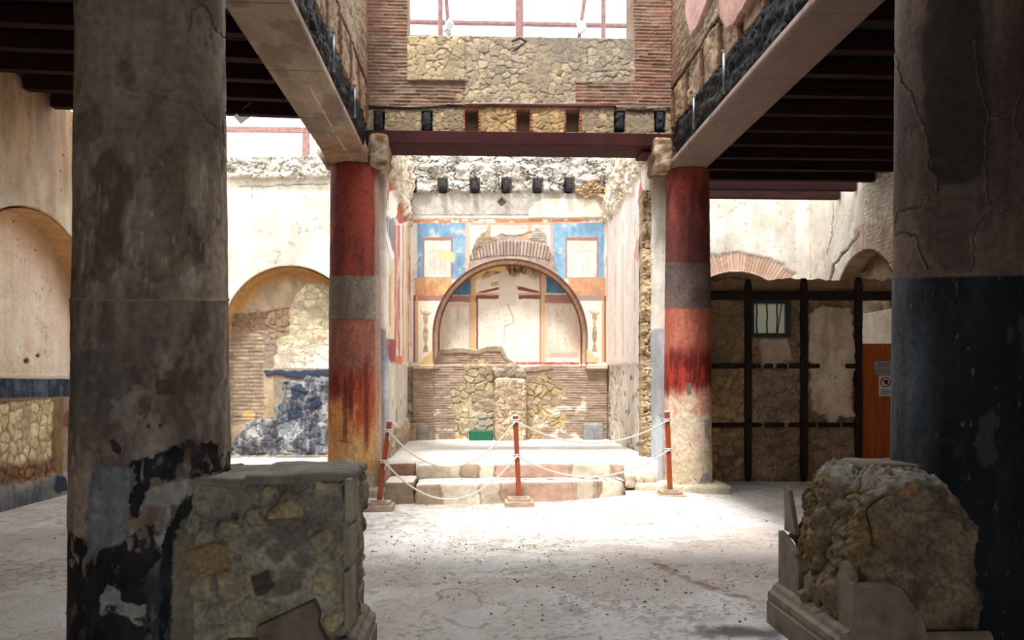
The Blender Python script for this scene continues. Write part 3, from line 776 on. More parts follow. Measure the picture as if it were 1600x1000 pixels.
# side walls of the shrine room
def p_sl(y, z, px, py):
    P = Paint(y.shape, *plaster(y * 2, z * 1.2, 501, (238, 230, 218), (214, 200, 186), 1))
    L = lambda m, c, d=None, k=1.0: P.lay(m, c, d, k)
    redp = plaster(y * 3, z * 1.5, 503, (204, 104, 84), (172, 100, 86), 1.5)
    L(poly(px, py, [(596, 250), (612, 262), (625, 288), (638, 312), (636, 345), (625, 350), (612, 330), (604, 330), (596, 340)], 1.5, 2, 4), redp)
    L(poly(px, py, [(602, 340), (612, 334), (618, 352), (616, 400), (608, 396), (600, 370)], 1.5, 2, 5), plaster(y * 3, z * 2, 504, (160, 160, 168), (130, 126, 134), 1))
    L(poly(px, py, [(603, 330), (609, 300), (616, 296), (622, 318), (620, 338), (610, 342)], 1, 2, 6), (246, 240, 228))
    L(poly(px, py, [(600, 366), (603, 352), (614, 392), (618, 402), (612, 406)], 1, 1, 6), (246, 240, 228))
    L(poly(px, py, [(600, 420), (604, 408), (615, 412), (617, 530), (602, 528)], 1, 1, 6), plaster(y * 3, z * 2, 505, (242, 228, 206), (222, 196, 168), 1.2))
    for xa_, xb_, cc in ((616.5, 619, (188, 92, 72)), (619, 622, (206, 150, 120)), (622, 625, (178, 104, 90)), (626, 628.5, (230, 214, 196)), (629, 631, (196, 118, 86)), (633, 637, (216, 184, 130)), (637, 640, (176, 122, 104))):
        L(rect(px, py, xa_, 352, xb_, 566, .8, .8, 7, 20) * ss(.32, .45, fbm(y * 5, z * 3, 518)), cc, None, .85)
    L(rect(px, py, 608, 430, 611, 510, .8, .8, 7), (206, 140, 110), None, .7)
    L(rect(px, py, 596, 530, 618, 568, 1, 1, 8), plaster(y * 3, z * 2, 506, (166, 86, 84), (132, 76, 92), 1.4))
    L(rect(px, py, 617, 556, 628, 570, 1, 1, 8), (206, 110, 70), None, .8)
    lo = ss(1.98, 1.95, z + .1 * (fbm(y * 4, z * 3, 506) - .5))
    L(lo, plaster(y * 2, z * 1.5, 507, (226, 218, 206), (190, 178, 162), 1, .008), -.02)
    f1, f2, idv = voro(y * 3, z * 5, 508)
    L(lo * ss(1.5, 1.2, z) * (idv > .75) * ss(.4, .3, f1), (150, 128, 104), -.02)
    L(ss(.95, .85, z + .15 * (fbm(y * 5, z * 5, 509) - .5)), rubble(y, z, 510, .14, (188, 170, 146), (150, 130, 108), (120, 104, 86), .07), .05)
    L(ss(.14, .06, np.abs(z - 4.9 + .12 * np.sin(y * 5))) * 0, (40, 36, 34))
    L(ss(4.72, 4.82, z + .35 * (fbm(y * 2.6, z * 2, 511) - .5)), rubble(y, z, 512, .16, (226, 210, 186), (178, 158, 132), (130, 112, 92), .2), .06)
    return P.out()
def top_l(a, b): return a, b * (1 - .10 * ss(.55, .0, a) + .04 * (fbm(a * 12, a * 0, 6) - .5))
w_sl = slab('wall_shrine_left', grid_part((SX0, 12.62, .2), (0, 4.28, 0), (0, 0, 5.8), (1, 0, 0), .022, p_sl, .42, warp=top_l), M_FRESCO)
struct(w_sl)
def p_sr(y, z, px, py):
    P = Paint(y.shape, *plaster(y * 2, z * 1.0, 521, (246, 240, 232), (232, 216, 202), .9))
    L = lambda m, c, d=None, k=1.0: P.lay(m, c, d, k)
    for a, c_, k in ((13.1, (214, 140, 118), .6), (13.8, (222, 168, 146), .5), (14.5, (206, 196, 196), .5), (15.0, (222, 176, 150), .5), (15.8, (214, 170, 150), .5)):
        L(rect(y, z, a, 2.1, a + .16, 4.6, .05, .15, 7, .6) * ss(.4, .55, fbm(y * 4, z * 4, 522)), c_, None, k)
    L(poly(y, z, [(12.9, 4.3), (13.4, 5.0), (13.7, 4.6), (13.3, 4.1)], .05, .15, 5, .5), (196, 96, 80), None, .8)
    L(poly(y, z, [(12.8, 4.0), (13.8, 4.05), (14.0, 3.7), (13.2, 3.6)], .05, .15, 6, .5), (206, 150, 130), None, .6)
    L(rect(y, z, 12.7, 1.95, 13.2, 2.5, .05, .05, 7, .6), (210, 120, 100), None, .6)
    lo = ss(1.98, 1.95, z + .08 * (fbm(y * 4, z * 3, 526) - .5))
    L(lo, plaster(y * 2, z * 1.5, 527, (232, 224, 212), (206, 194, 180), 1, .02), -.03)
    sp = ss(.62, .7, fbm(y * 10, z * 10, 528, 3))
    L(lo * sp, (150, 132, 108), -.02)
    L(ss(4.9, 5.0, z + .5 * (fbm(y * 2.2, z * 2, 531) - .5)), rubble(y, z, 532, .16, (234, 220, 198), (190, 170, 144), (140, 122, 100), .2), .06)
    return P.out()
w_sr = slab('wall_shrine_right', grid_part((SX1, 12.62, .2), (0, 4.28, 0), (0, 0, 5.75), (-1, 0, 0), .022, p_sr, .42, warp=top_l), M_FRESCO)
struct(w_sr)
def p_sf(x, y, px, py):
    P = Paint(x.shape, *plaster(x, y, 541, (232, 228, 220), (206, 198, 188), .7, .004))
    cr = np.abs(y - 14.4 + .2 * (fbm(x * 1.2, y, 542) - .5) * 2)
    P.lay(ss(.03, .01, cr) * ss(.4, .5, fbm(x * 2, y * 2, 543)), (150, 132, 116), -.01)
    P.lay(ss(.03, .01, np.abs(y - 15.2 + .1 * fbm(x * 2, y, 546))) * ss(.5, .6, fbm(x * 3, y * 2, 544)), (160, 146, 130), -.01)
    P.lay(ss(.5, .7, fbm(x * 3, y * 3, 545)), (196, 184, 172), None, .4)
    return P.out()
fl2 = slab('floor_shrine', grid_part((SX0, 12.1, SZ), (SX1 - SX0, 0, 0), (0, 4.85, 0), Z3, .025, p_sf, .46), M_FLOOR)
struct(fl2)

# ================================================================== upper storey walls over the court
BXL0, BXL1, BXR0, BXR1 = -2.11, -1.56, 2.84, 3.37
BZ = 4.77
FY = 12.15
def p_fac(x, z, px, py):
    BRK = bricks(x, z, 601, .27, .05, (138, 104, 84), (116, 92, 76), (140, 122, 104), .012, .01)
    P = Paint(x.shape, *BRK)
    L = lambda m, c, d=None, k=1.0: P.lay(m, c, d, k)
    redb = bricks(x, z, 601, .27, .05, (154, 98, 80), (128, 88, 72), (140, 122, 104), .012, .01)
    L(ss(.42, .55, fbm(x * 2, z * 4, 603)) * ss(70, 58, py) * (px < 700), redb, None, .9)
    L(ss(.40, .55, fbm(x * 2, z * 4, 604)) * (px > 895) * ss(165, 155, py), redb, None, .75)
    STN = stones(x, z, 605, .125, (186, 164, 126), (164, 146, 118), (132, 120, 104), .018, .09)
    STG = stones(x, z, 605, .125, (164, 148, 124), (148, 134, 116), (120, 110, 98), .018, .09)
    L(rect(px, py, 636, 40, 992, 127, 1.2, .8, 3), STG)
    L(rect(px, py, 727, 120, 898, 162, 1.2, 1.5, 3), STG)
    L(rect(px, py, 636, 57, 726, 127, 1.2, .5, 3), STN, .03)
    L(ss(.5, .6, fbm(x * 2.5, z * 2.5, 607)) * rect(px, py, 700, 57, 900, 160, 2), STN, None, .6)
    # socket row
    L(ss(168, 170, py), stones(x, z, 608, .10, (162, 140, 108), (140, 120, 96), (122, 108, 92), .018, .1))
    L(rect(px, py, 748, 168, 885, 207, 1.2, .5, 3), stones(x, z, 609, .12, (182, 150, 100), (160, 130, 92), (126, 110, 90), .018, .1))
    L(ss(.0, 1, 1) * poly(px, py, [(570, 164), (640, 168), (700, 163), (727, 164), (727, 168), (690, 168), (640, 172), (570, 170)], 1, .6, 3), (40, 34, 32), .02)
    L(rect(px, py, 727, 162, 962, 168, 1, .3, 3), (92, 58, 56), .03)
    L(poly(px, py, [(958, 167), (1000, 170), (1050, 167), (1050, 173), (1000, 176), (958, 172)], 1, .6, 3), (40, 34, 32), .02)
    for sx in (592, 667, 968, 1031):
        L(rect(px, py, sx - 10, 171, sx + 10, 207, 1, .5, 3), (128, 112, 96), 0)
        L(rect(px, py, sx - 8, 174, sx + 8, 206, 1, .8, 3), (30, 26, 24), -.12)
    for sx in (737, 818, 895):
        L(rect(px, py, sx - 14, 168, sx + 14, 207, 1, .3, 3), bricks(x, z, 610, .1, .05, (158, 84, 62), (132, 76, 60), (140, 122, 104)), .01)
        L(rect(px, py, sx - 10, 173, sx + 10, 206, 1, .2, 3), (126, 104, 84), -.22)
    L(line(px, py, [(800, 66), (812, 60), (822, 66), (814, 72), (802, 80)], .8, 1.5, 3), (70, 62, 54), -.02)
    return P.out()
zs = onY(800, 57, FY).z
wx0, wx1 = onY(636, 57, FY).x, onY(990, 57, FY).x
fac_parts = [grid_part((BXL1 - .12, FY, 5.27), (BXR0 - BXL1 + .24, 0, 0), (0, 0, zs - 5.27), (0, -1, 0), .0105, p_fac, .6, warp=ztop_warp(0, 0, .006, 30, 3)),
    grid_part((BXL1 - .12, FY, zs), (wx0 - BXL1 + .12, 0, 0), (0, 0, 9 - zs), (0, -1, 0), .0105, p_fac, .6),
    grid_part((wx1, FY, zs), (BXR0 - wx1 + .12, 0, 0), (0, 0, 9 - zs), (0, -1, 0), .0105, p_fac, .6)]
w_u = slab('wall_upper_back', fac_parts, M_WALL); struct(w_u)
for k, sx in enumerate((592, 667, 968, 1031)):
    p = onY(sx, 190, FY)
    o = rock('charred_beam_end', (p.x - .06, p.x + .06), (FY - .03, FY + .14), (p.z - .14, p.z + .14), M_CHAR,
             lambda W, N, px, py, d_: C(34, 32, 34) * (.5 + .9 * fbm3(W, 20, 3))[:, None], .012, 6, .02, 16, 40 + k)
    nm = ['far left, beside the left corner', 'second from the left', 'second from the right', 'far right, beside the right corner'][k]
    tag(o, 'upright charred stub above the red lintel, ' + nm, 'beam', 'charred stubs above the lintel')

def p_side(seed, left):
    def f(y, z, px, py):
        P = Paint(y.shape, *bricks(y + (z * .5 if not left else 0), z, seed, .2, .06, (172, 148, 120), (146, 124, 102), (124, 106, 88), .02, .014))
        L = lambda m, c, d=None, k=1.0: P.lay(m, c, d, k)
        L(ss(.45, .6, fbm(y * 1.2, z * 1.5, seed + 2)), rubble(y, z, seed + 3, .12, (176, 154, 126), (140, 120, 98), (110, 94, 78), .06), None, .8)
        L(ss(11.7, 11.9, y), bricks(y, z, seed + 5, .25, .05, (168, 112, 90), (140, 104, 84), (150, 134, 116), .012, .01))
        row = ss(5.88, 5.84, z)
        L(row, rubble(y, z, seed + 6, .16, (172, 146, 116), (138, 116, 94), (100, 84, 70), .05))
        t = (y - .3) / .78; ft = np.abs(t - np.round(t)) * .78
        L(row * ss(.09, .07, ft), (44, 34, 28), -.08)
        L(row * ss(.125, .11, ft) * ss(.07, .09, ft), (120, 86, 66), .01)
        L(ss(.035, .02, np.abs(z - 5.92 + .05 * (fbm(y * 2, z, seed + 8) - .5))), (52, 38, 30), -.03)
        if not left:
            L(poly(px, py, [(1080, -60), (1075, 20), (1083, 60), (1096, 40), (1112, 0), (1130, -60)], 1.5, 2, 4), plaster(y * 2, z * 2, 7, (212, 172, 160), (190, 150, 138)), .05)
            L(poly(px, py, [(1128, -60), (1132, 30), (1142, 48), (1156, 36), (1178, 0), (1230, -60)], 1.5, 2, 4), plaster(y * 2, z * 2, 8, (216, 178, 162), (184, 140, 124)), .06)
        return P.out()
    return f
w_ul = slab('wall_upper_left', grid_part((BXL1 - .02, 5.0, 5.36), (0, 7.15, 0), (0, 0, 3.64), (1, 0, 0), .02, p_side(620, True), .5), M_WALL); struct(w_ul)
w_ur = slab('wall_upper_right', grid_part((BXR0 + .02, 5.0, 5.36), (0, 7.15, 0), (0, 0, 3.64), (-1, 0, 0), .02, p_side(640, False), .5), M_WALL); struct(w_ur)

def p_uf(x, z, px, py): return bricks(x, z, 660, .27, .06, (150, 116, 94), (124, 100, 82), (140, 122, 104))
w_uf = slab('wall_upper_front_unseen', grid_part((BXL1 - .5, 4.62, 5.36), (BXR0 - BXL1 + 1, 0, 0), (0, 0, 3.64), (0, 1, 0), .06, p_uf, .5), M_WALL); struct(w_uf)  # out of view, added to shade the near court floor and columns
# ---- partition of timber posts and masonry infill -----------------
PY = 13.5
p1, p2, p3 = onY(1168, 600, PY).x, onY(1255, 600, PY).x, onY(1340, 600, PY).x
zb = onY(1250, 462, PY).z
hz0, hz1 = onY(1200, 525, PY).z, onY(1200, 470, PY).z
hx0, hx1 = onY(1173, 500, PY).x, onY(1233, 500, PY).x
def p_part(x, z, px, py):
    P = Paint(x.shape, *rubble(x, z, 701, .13, (176, 150, 120), (138, 114, 94), (106, 88, 70), .05))
    L = lambda m, c, d=None, k=1.0: P.lay(m, c, d, k)
    L(rect(px, py, 1100, 575, 1166, 770, 1.5, 1, 3), stones(x, z, 702, .21, (215, 180, 129), (182, 150, 114), (123, 103, 81), .035, .09))
    L(rect(px, py, 1100, 470, 1166, 572, 1.5, 1, 3), stones(x, z, 703, .15, (171, 141, 108), (141, 117, 94), (123, 103, 81), .02, .06), None, .9)
    L(poly(px, py, [(1186, 530), (1230, 528), (1240, 560), (1222, 573), (1192, 572)], 2, 3, 3), plaster(x, z, 704, (221, 197, 173), (182, 159, 138)), .03)
    L(poly(px, py, [(1264, 490), (1280, 478), (1330, 482), (1336, 560), (1330, 620), (1336, 655), (1312, 650), (1300, 665), (1286, 650), (1270, 640), (1264, 600)], 2, 5, 5), plaster(x * 1.5, z * 1.5, 705, (255, 236, 212), (206, 180, 155), 1.3), .04)
    L(ss(455, 450, py), plaster(x * 2, z * 2, 706, (182, 144, 114), (144, 114, 90)), .0)
    return P.out()
def part_warp(a, b):
    return a, b * (1 + .05 * (fbm(a * 11, a * 0 + .5, 9) - .45) * ss(.85, 1, b))
zt = onY(1250, 437, PY).z
pw = slab('wall_partition', [
    grid_part((3.0, PY, 0), (p3 - 3.0, 0, 0), (0, 0, zt), (0, -1, 0), .018, p_part, .22, warp=part_warp,
              keep=lambda x, z, px, py: (x > hx0) & (x < hx1) & (z > hz0) & (z < hz1)),
    grid_part((p3, PY, zb - .02), (XR - p3, 0, 0), (0, 0, zt - zb + .02), (0, -1, 0), .03, p_part, .22, warp=lambda a, b: (a, b * (1 + .8 * (fbm(a * 8, a * 0, 19) - .45) * ss(.4, 1, b)))),
    grid_part((p3 + 1.15, PY, 0), (XR - p3 - 1.15, 0, 0), (0, 0, zb), (0, -1, 0), .05, p_part, .22),
    ], M_WALL)
struct(pw)
def timber(name, x, y, z, seed, parent):
    return rock(name, x, y, z, M_DARK_P, lambda W, N, px, py, d_: C(50, 38, 32) * (.6 + .8 * fbm3(W, 9, seed))[:, None], .02, 14, .008, 9, seed, parent=parent)
M_DARK_P = painted('dark_old_timber', .75, .5, 30, .25)
zp = onY(1250, 437, PY).z
for k, xx in enumerate((p1, p2, p3)):
    timber('timber_post', (xx - .055, xx + .055), (PY - .07, PY + .06), (0.0, zp + .02 * k), 70 + k, pw)
timber('timber_beam', (3.0, XR), (PY - .085, PY + .06), (zb - .075, zb + .07), 75, pw)
z2, z1_ = onY(1200, 572, PY).z, onY(1200, 664, PY).z
P_ = lambda a: onY(a, 600, PY).x
for z_, segs in ((z2, [(3.0, P_(1188)), (P_(1193), P_(1207)), (P_(1212), P_(1228)), (P_(1232), P_(1280)), (P_(1319), P_(1340))]),
                 (z1_, [(3.0, P_(1190)), (P_(1195), P_(1224)), (P_(1232), P_(1274)), (P_(1279), P_(1312)), (P_(1316), P_(1340))])):
    for a, b_ in segs:
        timber('timber_rail', (a, b_), (PY - .055, PY + .04), (z_ - .04, z_ + .04), int(a * 100), pw)
# barred window in the partition
M_PANE = None
def pane_mat():
    m, t, b = nodes('dusty_window_glass')
    tr = t.nodes.new('ShaderNodeBsdfTranslucent'); tr.inputs[0].default_value = (*lin(C(232, 236, 226)), 1)
    mxn = t.nodes.new('ShaderNodeMixShader'); mxn.inputs[0].default_value = .75
    b.inputs['Base Color'].default_value = (*lin(C(176, 184, 170)), 1); b.inputs['Roughness'].default_value = .35
    out = t.nodes['Material Output']
    t.links.new(b.outputs[0], mxn.inputs[1]); t.links.new(tr.outputs[0], mxn.inputs[2]); t.links.new(mxn.outputs[0], out.inputs[0])
    return m
bm = bm_new()
fw = .045
box(bm, (hx0 - .01, hx0 + fw), (PY - .05, PY + .06), (hz0 - .02, hz1 + .02), .006)
box(bm, (hx1 - fw * 1.5, hx1 + .01), (PY - .05, PY + .06), (hz0 - .02, hz1 + .02), .006)
box(bm, (hx0, hx1), (PY - .048, PY + .06), (hz0 - .02, hz0 + fw), .006)
box(bm, (hx0, hx1), (PY - .048, PY + .06), (hz1 - fw, hz1 + .02), .006)
wn = obj('window_1', bm, M_WFRAME); struct(wn)
bm = bm_new(); box(bm, (hx0, hx1), (PY + .02, PY + .028), (hz0, hz1)); obj('window_pane', bm, pane_mat(), wn)
for k, fx in enumerate((.15, .42, .68)):
    xx = hx0 + fx * (hx1 - hx0); bm = bm_new()
    tube(bm, [(xx + .006 * math.sin(q * 2 + k), PY - .01, hz0 + (hz1 - hz0) * q / 6) for q in range(7)], .013, 8)
    obj('window_bar', bm, M_WFRAME, wn, True)
bm = bm_new(); tube(bm, [(hx0 + .69 * (hx1 - hx0), PY - .01, hz0 + .03), (hx0 + .80 * (hx1 - hx0), PY - .01, hz1 - .05)], .01, 8); obj('window_bar', bm, M_WFRAME, wn, True)

# ---- plank door ---------------------------------------------------
dz = onY(1370, 537, PY).z
door = empty('door_1', (p3 + .06, PY, 0)); struct(door)
kids = []
nx = 5; dw = 1.07
for k in range(nx):
    bm = bm_new(); box(bm, (p3 + .06 + dw * k / nx, p3 + .06 + dw * (k + 1) / nx - .004), (PY - .02, PY + .02), (.03, dz), .003)
    kids.append(obj('door_plank', bm, M_DOOR))
adopt(door, *kids)
# signs on the door
def disc(bm, cx, cz, y, r0, r1, n=40):
    vs0 = [bm.verts.new((cx + r1 * math.cos(2 * math.pi * k / n), y, cz + r1 * math.sin(2 * math.pi * k / n))) for k in range(n)]
    if r0 > 0:
        vs1 = [bm.verts.new((cx + r0 * math.cos(2 * math.pi * k / n), y, cz + r0 * math.sin(2 * math.pi * k / n))) for k in range(n)]
        for k in range(n): bm.faces.new((vs0[k], vs0[(k + 1) % n], vs1[(k + 1) % n], vs1[k]))
    else: bm.faces.new(vs0)
y0 = PY - .024
a, b_ = onY(1366, 586, y0), onY(1400, 564, y0)
bm = bm_new(); box(bm, (a.x, b_.x), (y0 - .012, y0), (a.z, b_.z), .004)
pl = obj('metal_plaque', bm, M_GREYP); tag(pl, 'small grey metal plaque with two text blocks on the orange plank door', 'sign')
for k, (zf, xa, xb) in enumerate(((.80, .18, .8), (.64, .15, .85), (.36, .05, .95), (.2, .05, .95))):
    bm = bm_new(); x_ = a.x + xa * (b_.x - a.x); xe = a.x + xb * (b_.x - a.x)
    rr = random.Random(k)
    while x_ < xe:
        wd = rr.uniform(.012, .035); box(bm, (x_, min(x_ + wd, xe)), (y0 - .0135, y0 - .0115), (a.z + (b_.z - a.z) * zf - .006, a.z + (b_.z - a.z) * zf + .006)); x_ += wd + .007
    obj('text_line', bm, M_SBLK, pl)
a, b_ = onY(1373, 619, y0), onY(1393.5, 587, y0)
bm = bm_new(); box(bm, (a.x, b_.x), (y0 - .006, y0), (a.z, b_.z), .001)
sg = obj('prohibition_sign', bm, M_WHITE); tag(sg, 'white no entry notice with red ring and black hand on the plank door', 'sign')
cx_, cz_ = (a.x + b_.x) / 2, b_.z - .105; r_ = .088
bm = bm_new(); disc(bm, cx_, cz_, y0 - .0075, r_ * .8, r_)
bmesh.ops.recalc_face_normals(bm, faces=bm.faces)
box(bm, (-r_ * .85, r_ * .85), (-.001, .001), (-r_ * .1, r_ * .1), 0, Matrix.Translation((cx_, y0 - .0085, cz_)) @ Matrix.Rotation(math.radians(42), 4, 'Y'))
obj('red_ring', bm, M_SRED, sg)
bm = bm_new()
box(bm, (cx_ - .012, cx_ + .045), (y0 - .0075, y0 - .0065), (cz_ - .04, cz_ + .02))
for k in range(4): box(bm, (cx_ - .010 + k * .014, cx_ + .001 + k * .014), (y0 - .0075, y0 - .0065), (cz_ + .015, cz_ + (.045, .055, .05, .038)[k]))
box(bm, (-.03, .0), (-.0005, .0005), (-.007, .007), 0, Matrix.Translation((cx_ - .008, y0 - .007, cz_ - .012)) @ Matrix.Rotation(math.radians(40), 4, 'Y'))
obj('hand_symbol', bm, M_SBLK, sg)
for k in range(4):
    bm = bm_new(); rr = random.Random(k + 9); zc = a.z + .105 - k * .026; x_ = a.x + (.05, .03, .02, .05)[k]; xe = b_.x - (.05, .03, .02, .05)[k]
    while x_ < xe:
        wd = rr.uniform(.012, .03); box(bm, (x_, min(x_ + wd, xe)), (y0 - .0075, y0 - .006), (zc - .007, zc + .007)); x_ += wd + .006
    obj('text_line', bm, M_SBLUE, sg)

# ================================================================== beams
def p_soffit(seed, left):
    def f(x, y, px, py):
        P = Paint(x.shape, *plaster(x * 2, y * 1.2, seed, (166, 146, 126), (136, 116, 98), .9, .004) if left else plaster(x * 2, y * 1.2, seed, (128, 108, 98), (110, 92, 84), .6, .002))
        yy = y
        t = (y - 1.0) / 1.5; f_ = np.abs(t - np.round(t)) * 1.5
        P.lay(ss(.012, .005, f_), (104, 86, 72), -.004)
        if left:
            P.lay(ss(10.2, 11.2, y + .5 * (fbm(x * 3, y * 3, seed + 2) - .5)), rubble(x, y, seed + 3, .12, (156, 116, 84), (120, 92, 70), (100, 80, 62), .03), None, .8)
            P.lay(ss(.56, .66, fbm(x * 3, y * 2, seed + 4)), (112, 92, 76), None, .6)
            P.lay(ss(.010, .004, np.abs(x + 1.78 + .06 * (fbm(y * 2, x, 3) - .5))) * ss(8.6, 8.8, y), (226, 200, 180), None, .6)
        return P.out()
    return f
bl = slab('concrete_beam', grid_part((BXL0, 4.2, BZ), (BXL1 - BXL0, 0, 0), (0, 8.3, 0), (0, 0, -1), .02, p_soffit(801, True), .11), M_PLAS)
tag(bl, 'long stained concrete beam running from the near left column to the far left red column', 'beam')
br = slab('concrete_beam', grid_part((BXR0, 4.2, BZ), (BXR1 - BXR0, 0, 0), (0, 8.5, 0), (0, 0, -1), .02, p_soffit(811, False), .11), M_PLAS)
tag(br, 'long smooth brown concrete beam running from the near right column to the far right red column', 'beam')
def p_charb(W, N, px, py, d_):
    return C(36, 33, 33) * (.25 + 1.1 * ss(-.03, .05, d_))[:, None]
def charw(V, N):
    g = fbm3(V * np.array([1, .35, 1]), 9, 5, 4); h = fbm3(V * np.array([1, 2.2, 1]), 9, 8, 3)
    return .12 * (g - .5) + .08 * (h - .5)
for nm, x, lb in (('l', (BXL0 + .06, BXL1 - .02), 'thick charred timber lying on the left concrete beam'), ('r', (BXR0 + .02, BXR1 - .06), 'thick charred timber lying on the right concrete beam')):
    o = rock('charred_timber', x, (4.3, 12.1), (BZ + .13, 5.36), M_CHAR, p_charb, .028, 12, .02, 11, 81, dfn=charw)
    tag(o, lb, 'beam')
def rod(px_, y0_, y1_, X, lb):
    a = onX(px_, y0_, X); b = onX(px_, y1_, X)
    Y = b.y; bm = bm_new()
    tube(bm, [(X, Y, BZ + .1), (X, Y, a.z if a.z > b.z else b.z + .7)], .014, 8)
    r = obj('hanger_rod', bm, M_STEEL, smooth=True); 
    bm = bm_new(); box(bm, (X - .025, X + .025), (Y - .015, Y + .015), ((a.z) - .015, (a.z) + .01), .004); obj('bracket', bm, M_STEEL, r)
    tag(r, lb, 'rod', 'steel hanger rods')
X_ = BXL1 + .06
rod(472, -120, 22, X_, 'thin steel hanger rod above the left beam, nearest the viewer')
rod(521, 50, 122, X_, 'thin steel hanger rod above the left beam, middle of three')
rod(554, 133, 196, X_, 'thin steel hanger rod above the left beam, farthest of three')
X_ = BXR0 - .06
rod(1131, 80, 149, X_, 'thin steel hanger rod above the right beam, the nearer one')
rod(1084, 150, 205, X_, 'thin steel hanger rod above the right beam, the farther one')
# red steel lintel under the rear upper wall
z0_, z1_ = onY(800, 227, FY).z, onY(800, 207, FY).z
bm = bm_new(); box(bm, (BXL1 - .05, BXR0 + .05), (FY - .04, FY + .62), (z0_, z1_), .008)
o = obj('steel_lintel', bm, M_RED)
tag(o, 'dark red painted steel lintel spanning the opening between the two red columns', 'beam')
bm = bm_new(); box(bm, (onY(1005, 240, FY).x, onY(1040, 240, FY).x), (FY + .1, FY + .6), (z0_ - .05, z0_ - .003), .004); obj('bearing_plate', bm, M_RED, o)

# ================================================================== ceiling
JZ = 5.38
LEFTY = [12.0 - .70 * k for k in range(12)]
RIGHTY = [16.75 - .745 * k for k in range(17)]
def joist(x0, x1, y, tilt, mat, grp, lb, zc=JZ, dy=0):
    bm = bm_new(); L_ = x1 - x0
    M = Matrix.Translation(((x0 + x1) / 2, y, zc)) @ Matrix.Rotation(dy, 4, 'Z') @ Matrix.Rotation(tilt, 4, 'Y')
    box(bm, (-L_ / 2, L_ / 2), (-.07, .07), (0, .2), .006, M)
    o = obj('ceiling_joist', bm, mat); tag(o, lb, 'beam', grp); return o
for k, y in enumerate(LEFTY):
    joist(XL + .02, BXL0 + .35, y, math.radians(.8), M_JOIST, 'joists of the left aisle roof', 'brown joist over the left aisle, %s' % (['nearest the open sky at its far end', 'second from its far end', 'third from its far end', 'fourth from its far end', 'fifth from its far end', 'sixth from its far end', 'seventh from its far end', 'eighth from its far end', 'ninth from its far end', 'tenth from its far end', 'eleventh from its far end', 'nearest the viewer'][k]), JZ + .06, math.radians(2.2))
ords = ['last and farthest, beside the bright rear wall', 'second from the rear wall', 'third from the rear wall', 'fourth from the rear wall', 'fifth from the rear wall', 'sixth from the rear wall', 'seventh from the rear wall', 'eighth from the rear wall', 'ninth from the rear wall', 'tenth from the rear wall', 'eleventh from the rear wall', 'twelfth from the rear wall', 'thirteenth from the rear wall', 'fourteenth from the rear wall', 'fifteenth from the rear wall', 'sixteenth from the rear wall', 'nearest the viewer']
for k, y in enumerate(RIGHTY):
    joist(BXR1 - .3, XR - .02, y, 0, M_JOIST, 'joists of the right aisle roof', 'red-brown joist over the right aisle, ' + ords[k], JZ)
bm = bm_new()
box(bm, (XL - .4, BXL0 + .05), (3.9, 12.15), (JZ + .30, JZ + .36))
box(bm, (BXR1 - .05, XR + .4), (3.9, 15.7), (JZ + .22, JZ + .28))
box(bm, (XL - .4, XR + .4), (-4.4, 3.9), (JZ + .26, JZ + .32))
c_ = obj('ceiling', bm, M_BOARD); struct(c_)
# front edge beam of the court (above the viewer's columns)
bm = bm_new(); box(bm, (XL, XR), (3.7, 4.25), (BZ, JZ + .3), .01)
b_ = obj('trim_1', bm, M_JOIST); struct(b_)
# gutter sheet hanging at the roof end
a = onY(386, 190, 12.2)
bm = bm_new(); box(bm, (-.16, .16), (-.25, .12), (-.006, .006), .002, Matrix.Translation((a.x, 12.2, a.z + .10)) @ Matrix.Rotation(math.radians(-38), 4, 'Y'))
o = obj('gutter_sheet', bm, M_STEEL); tag(o, 'small bent metal gutter sheet hanging at the end of the left aisle roof', 'gutter')
a, b2 = onY(500, 236, 12.5), onY(516, 262, 12.3)
bm = bm_new(); tube(bm, [a, (a + b2) / 2, b2], .055, 14); o = obj('drain_pipe', bm, M_BLOCK, smooth=True)
tag(o, 'short brown clay pipe sticking out beside the top of the left red column', 'pipe')

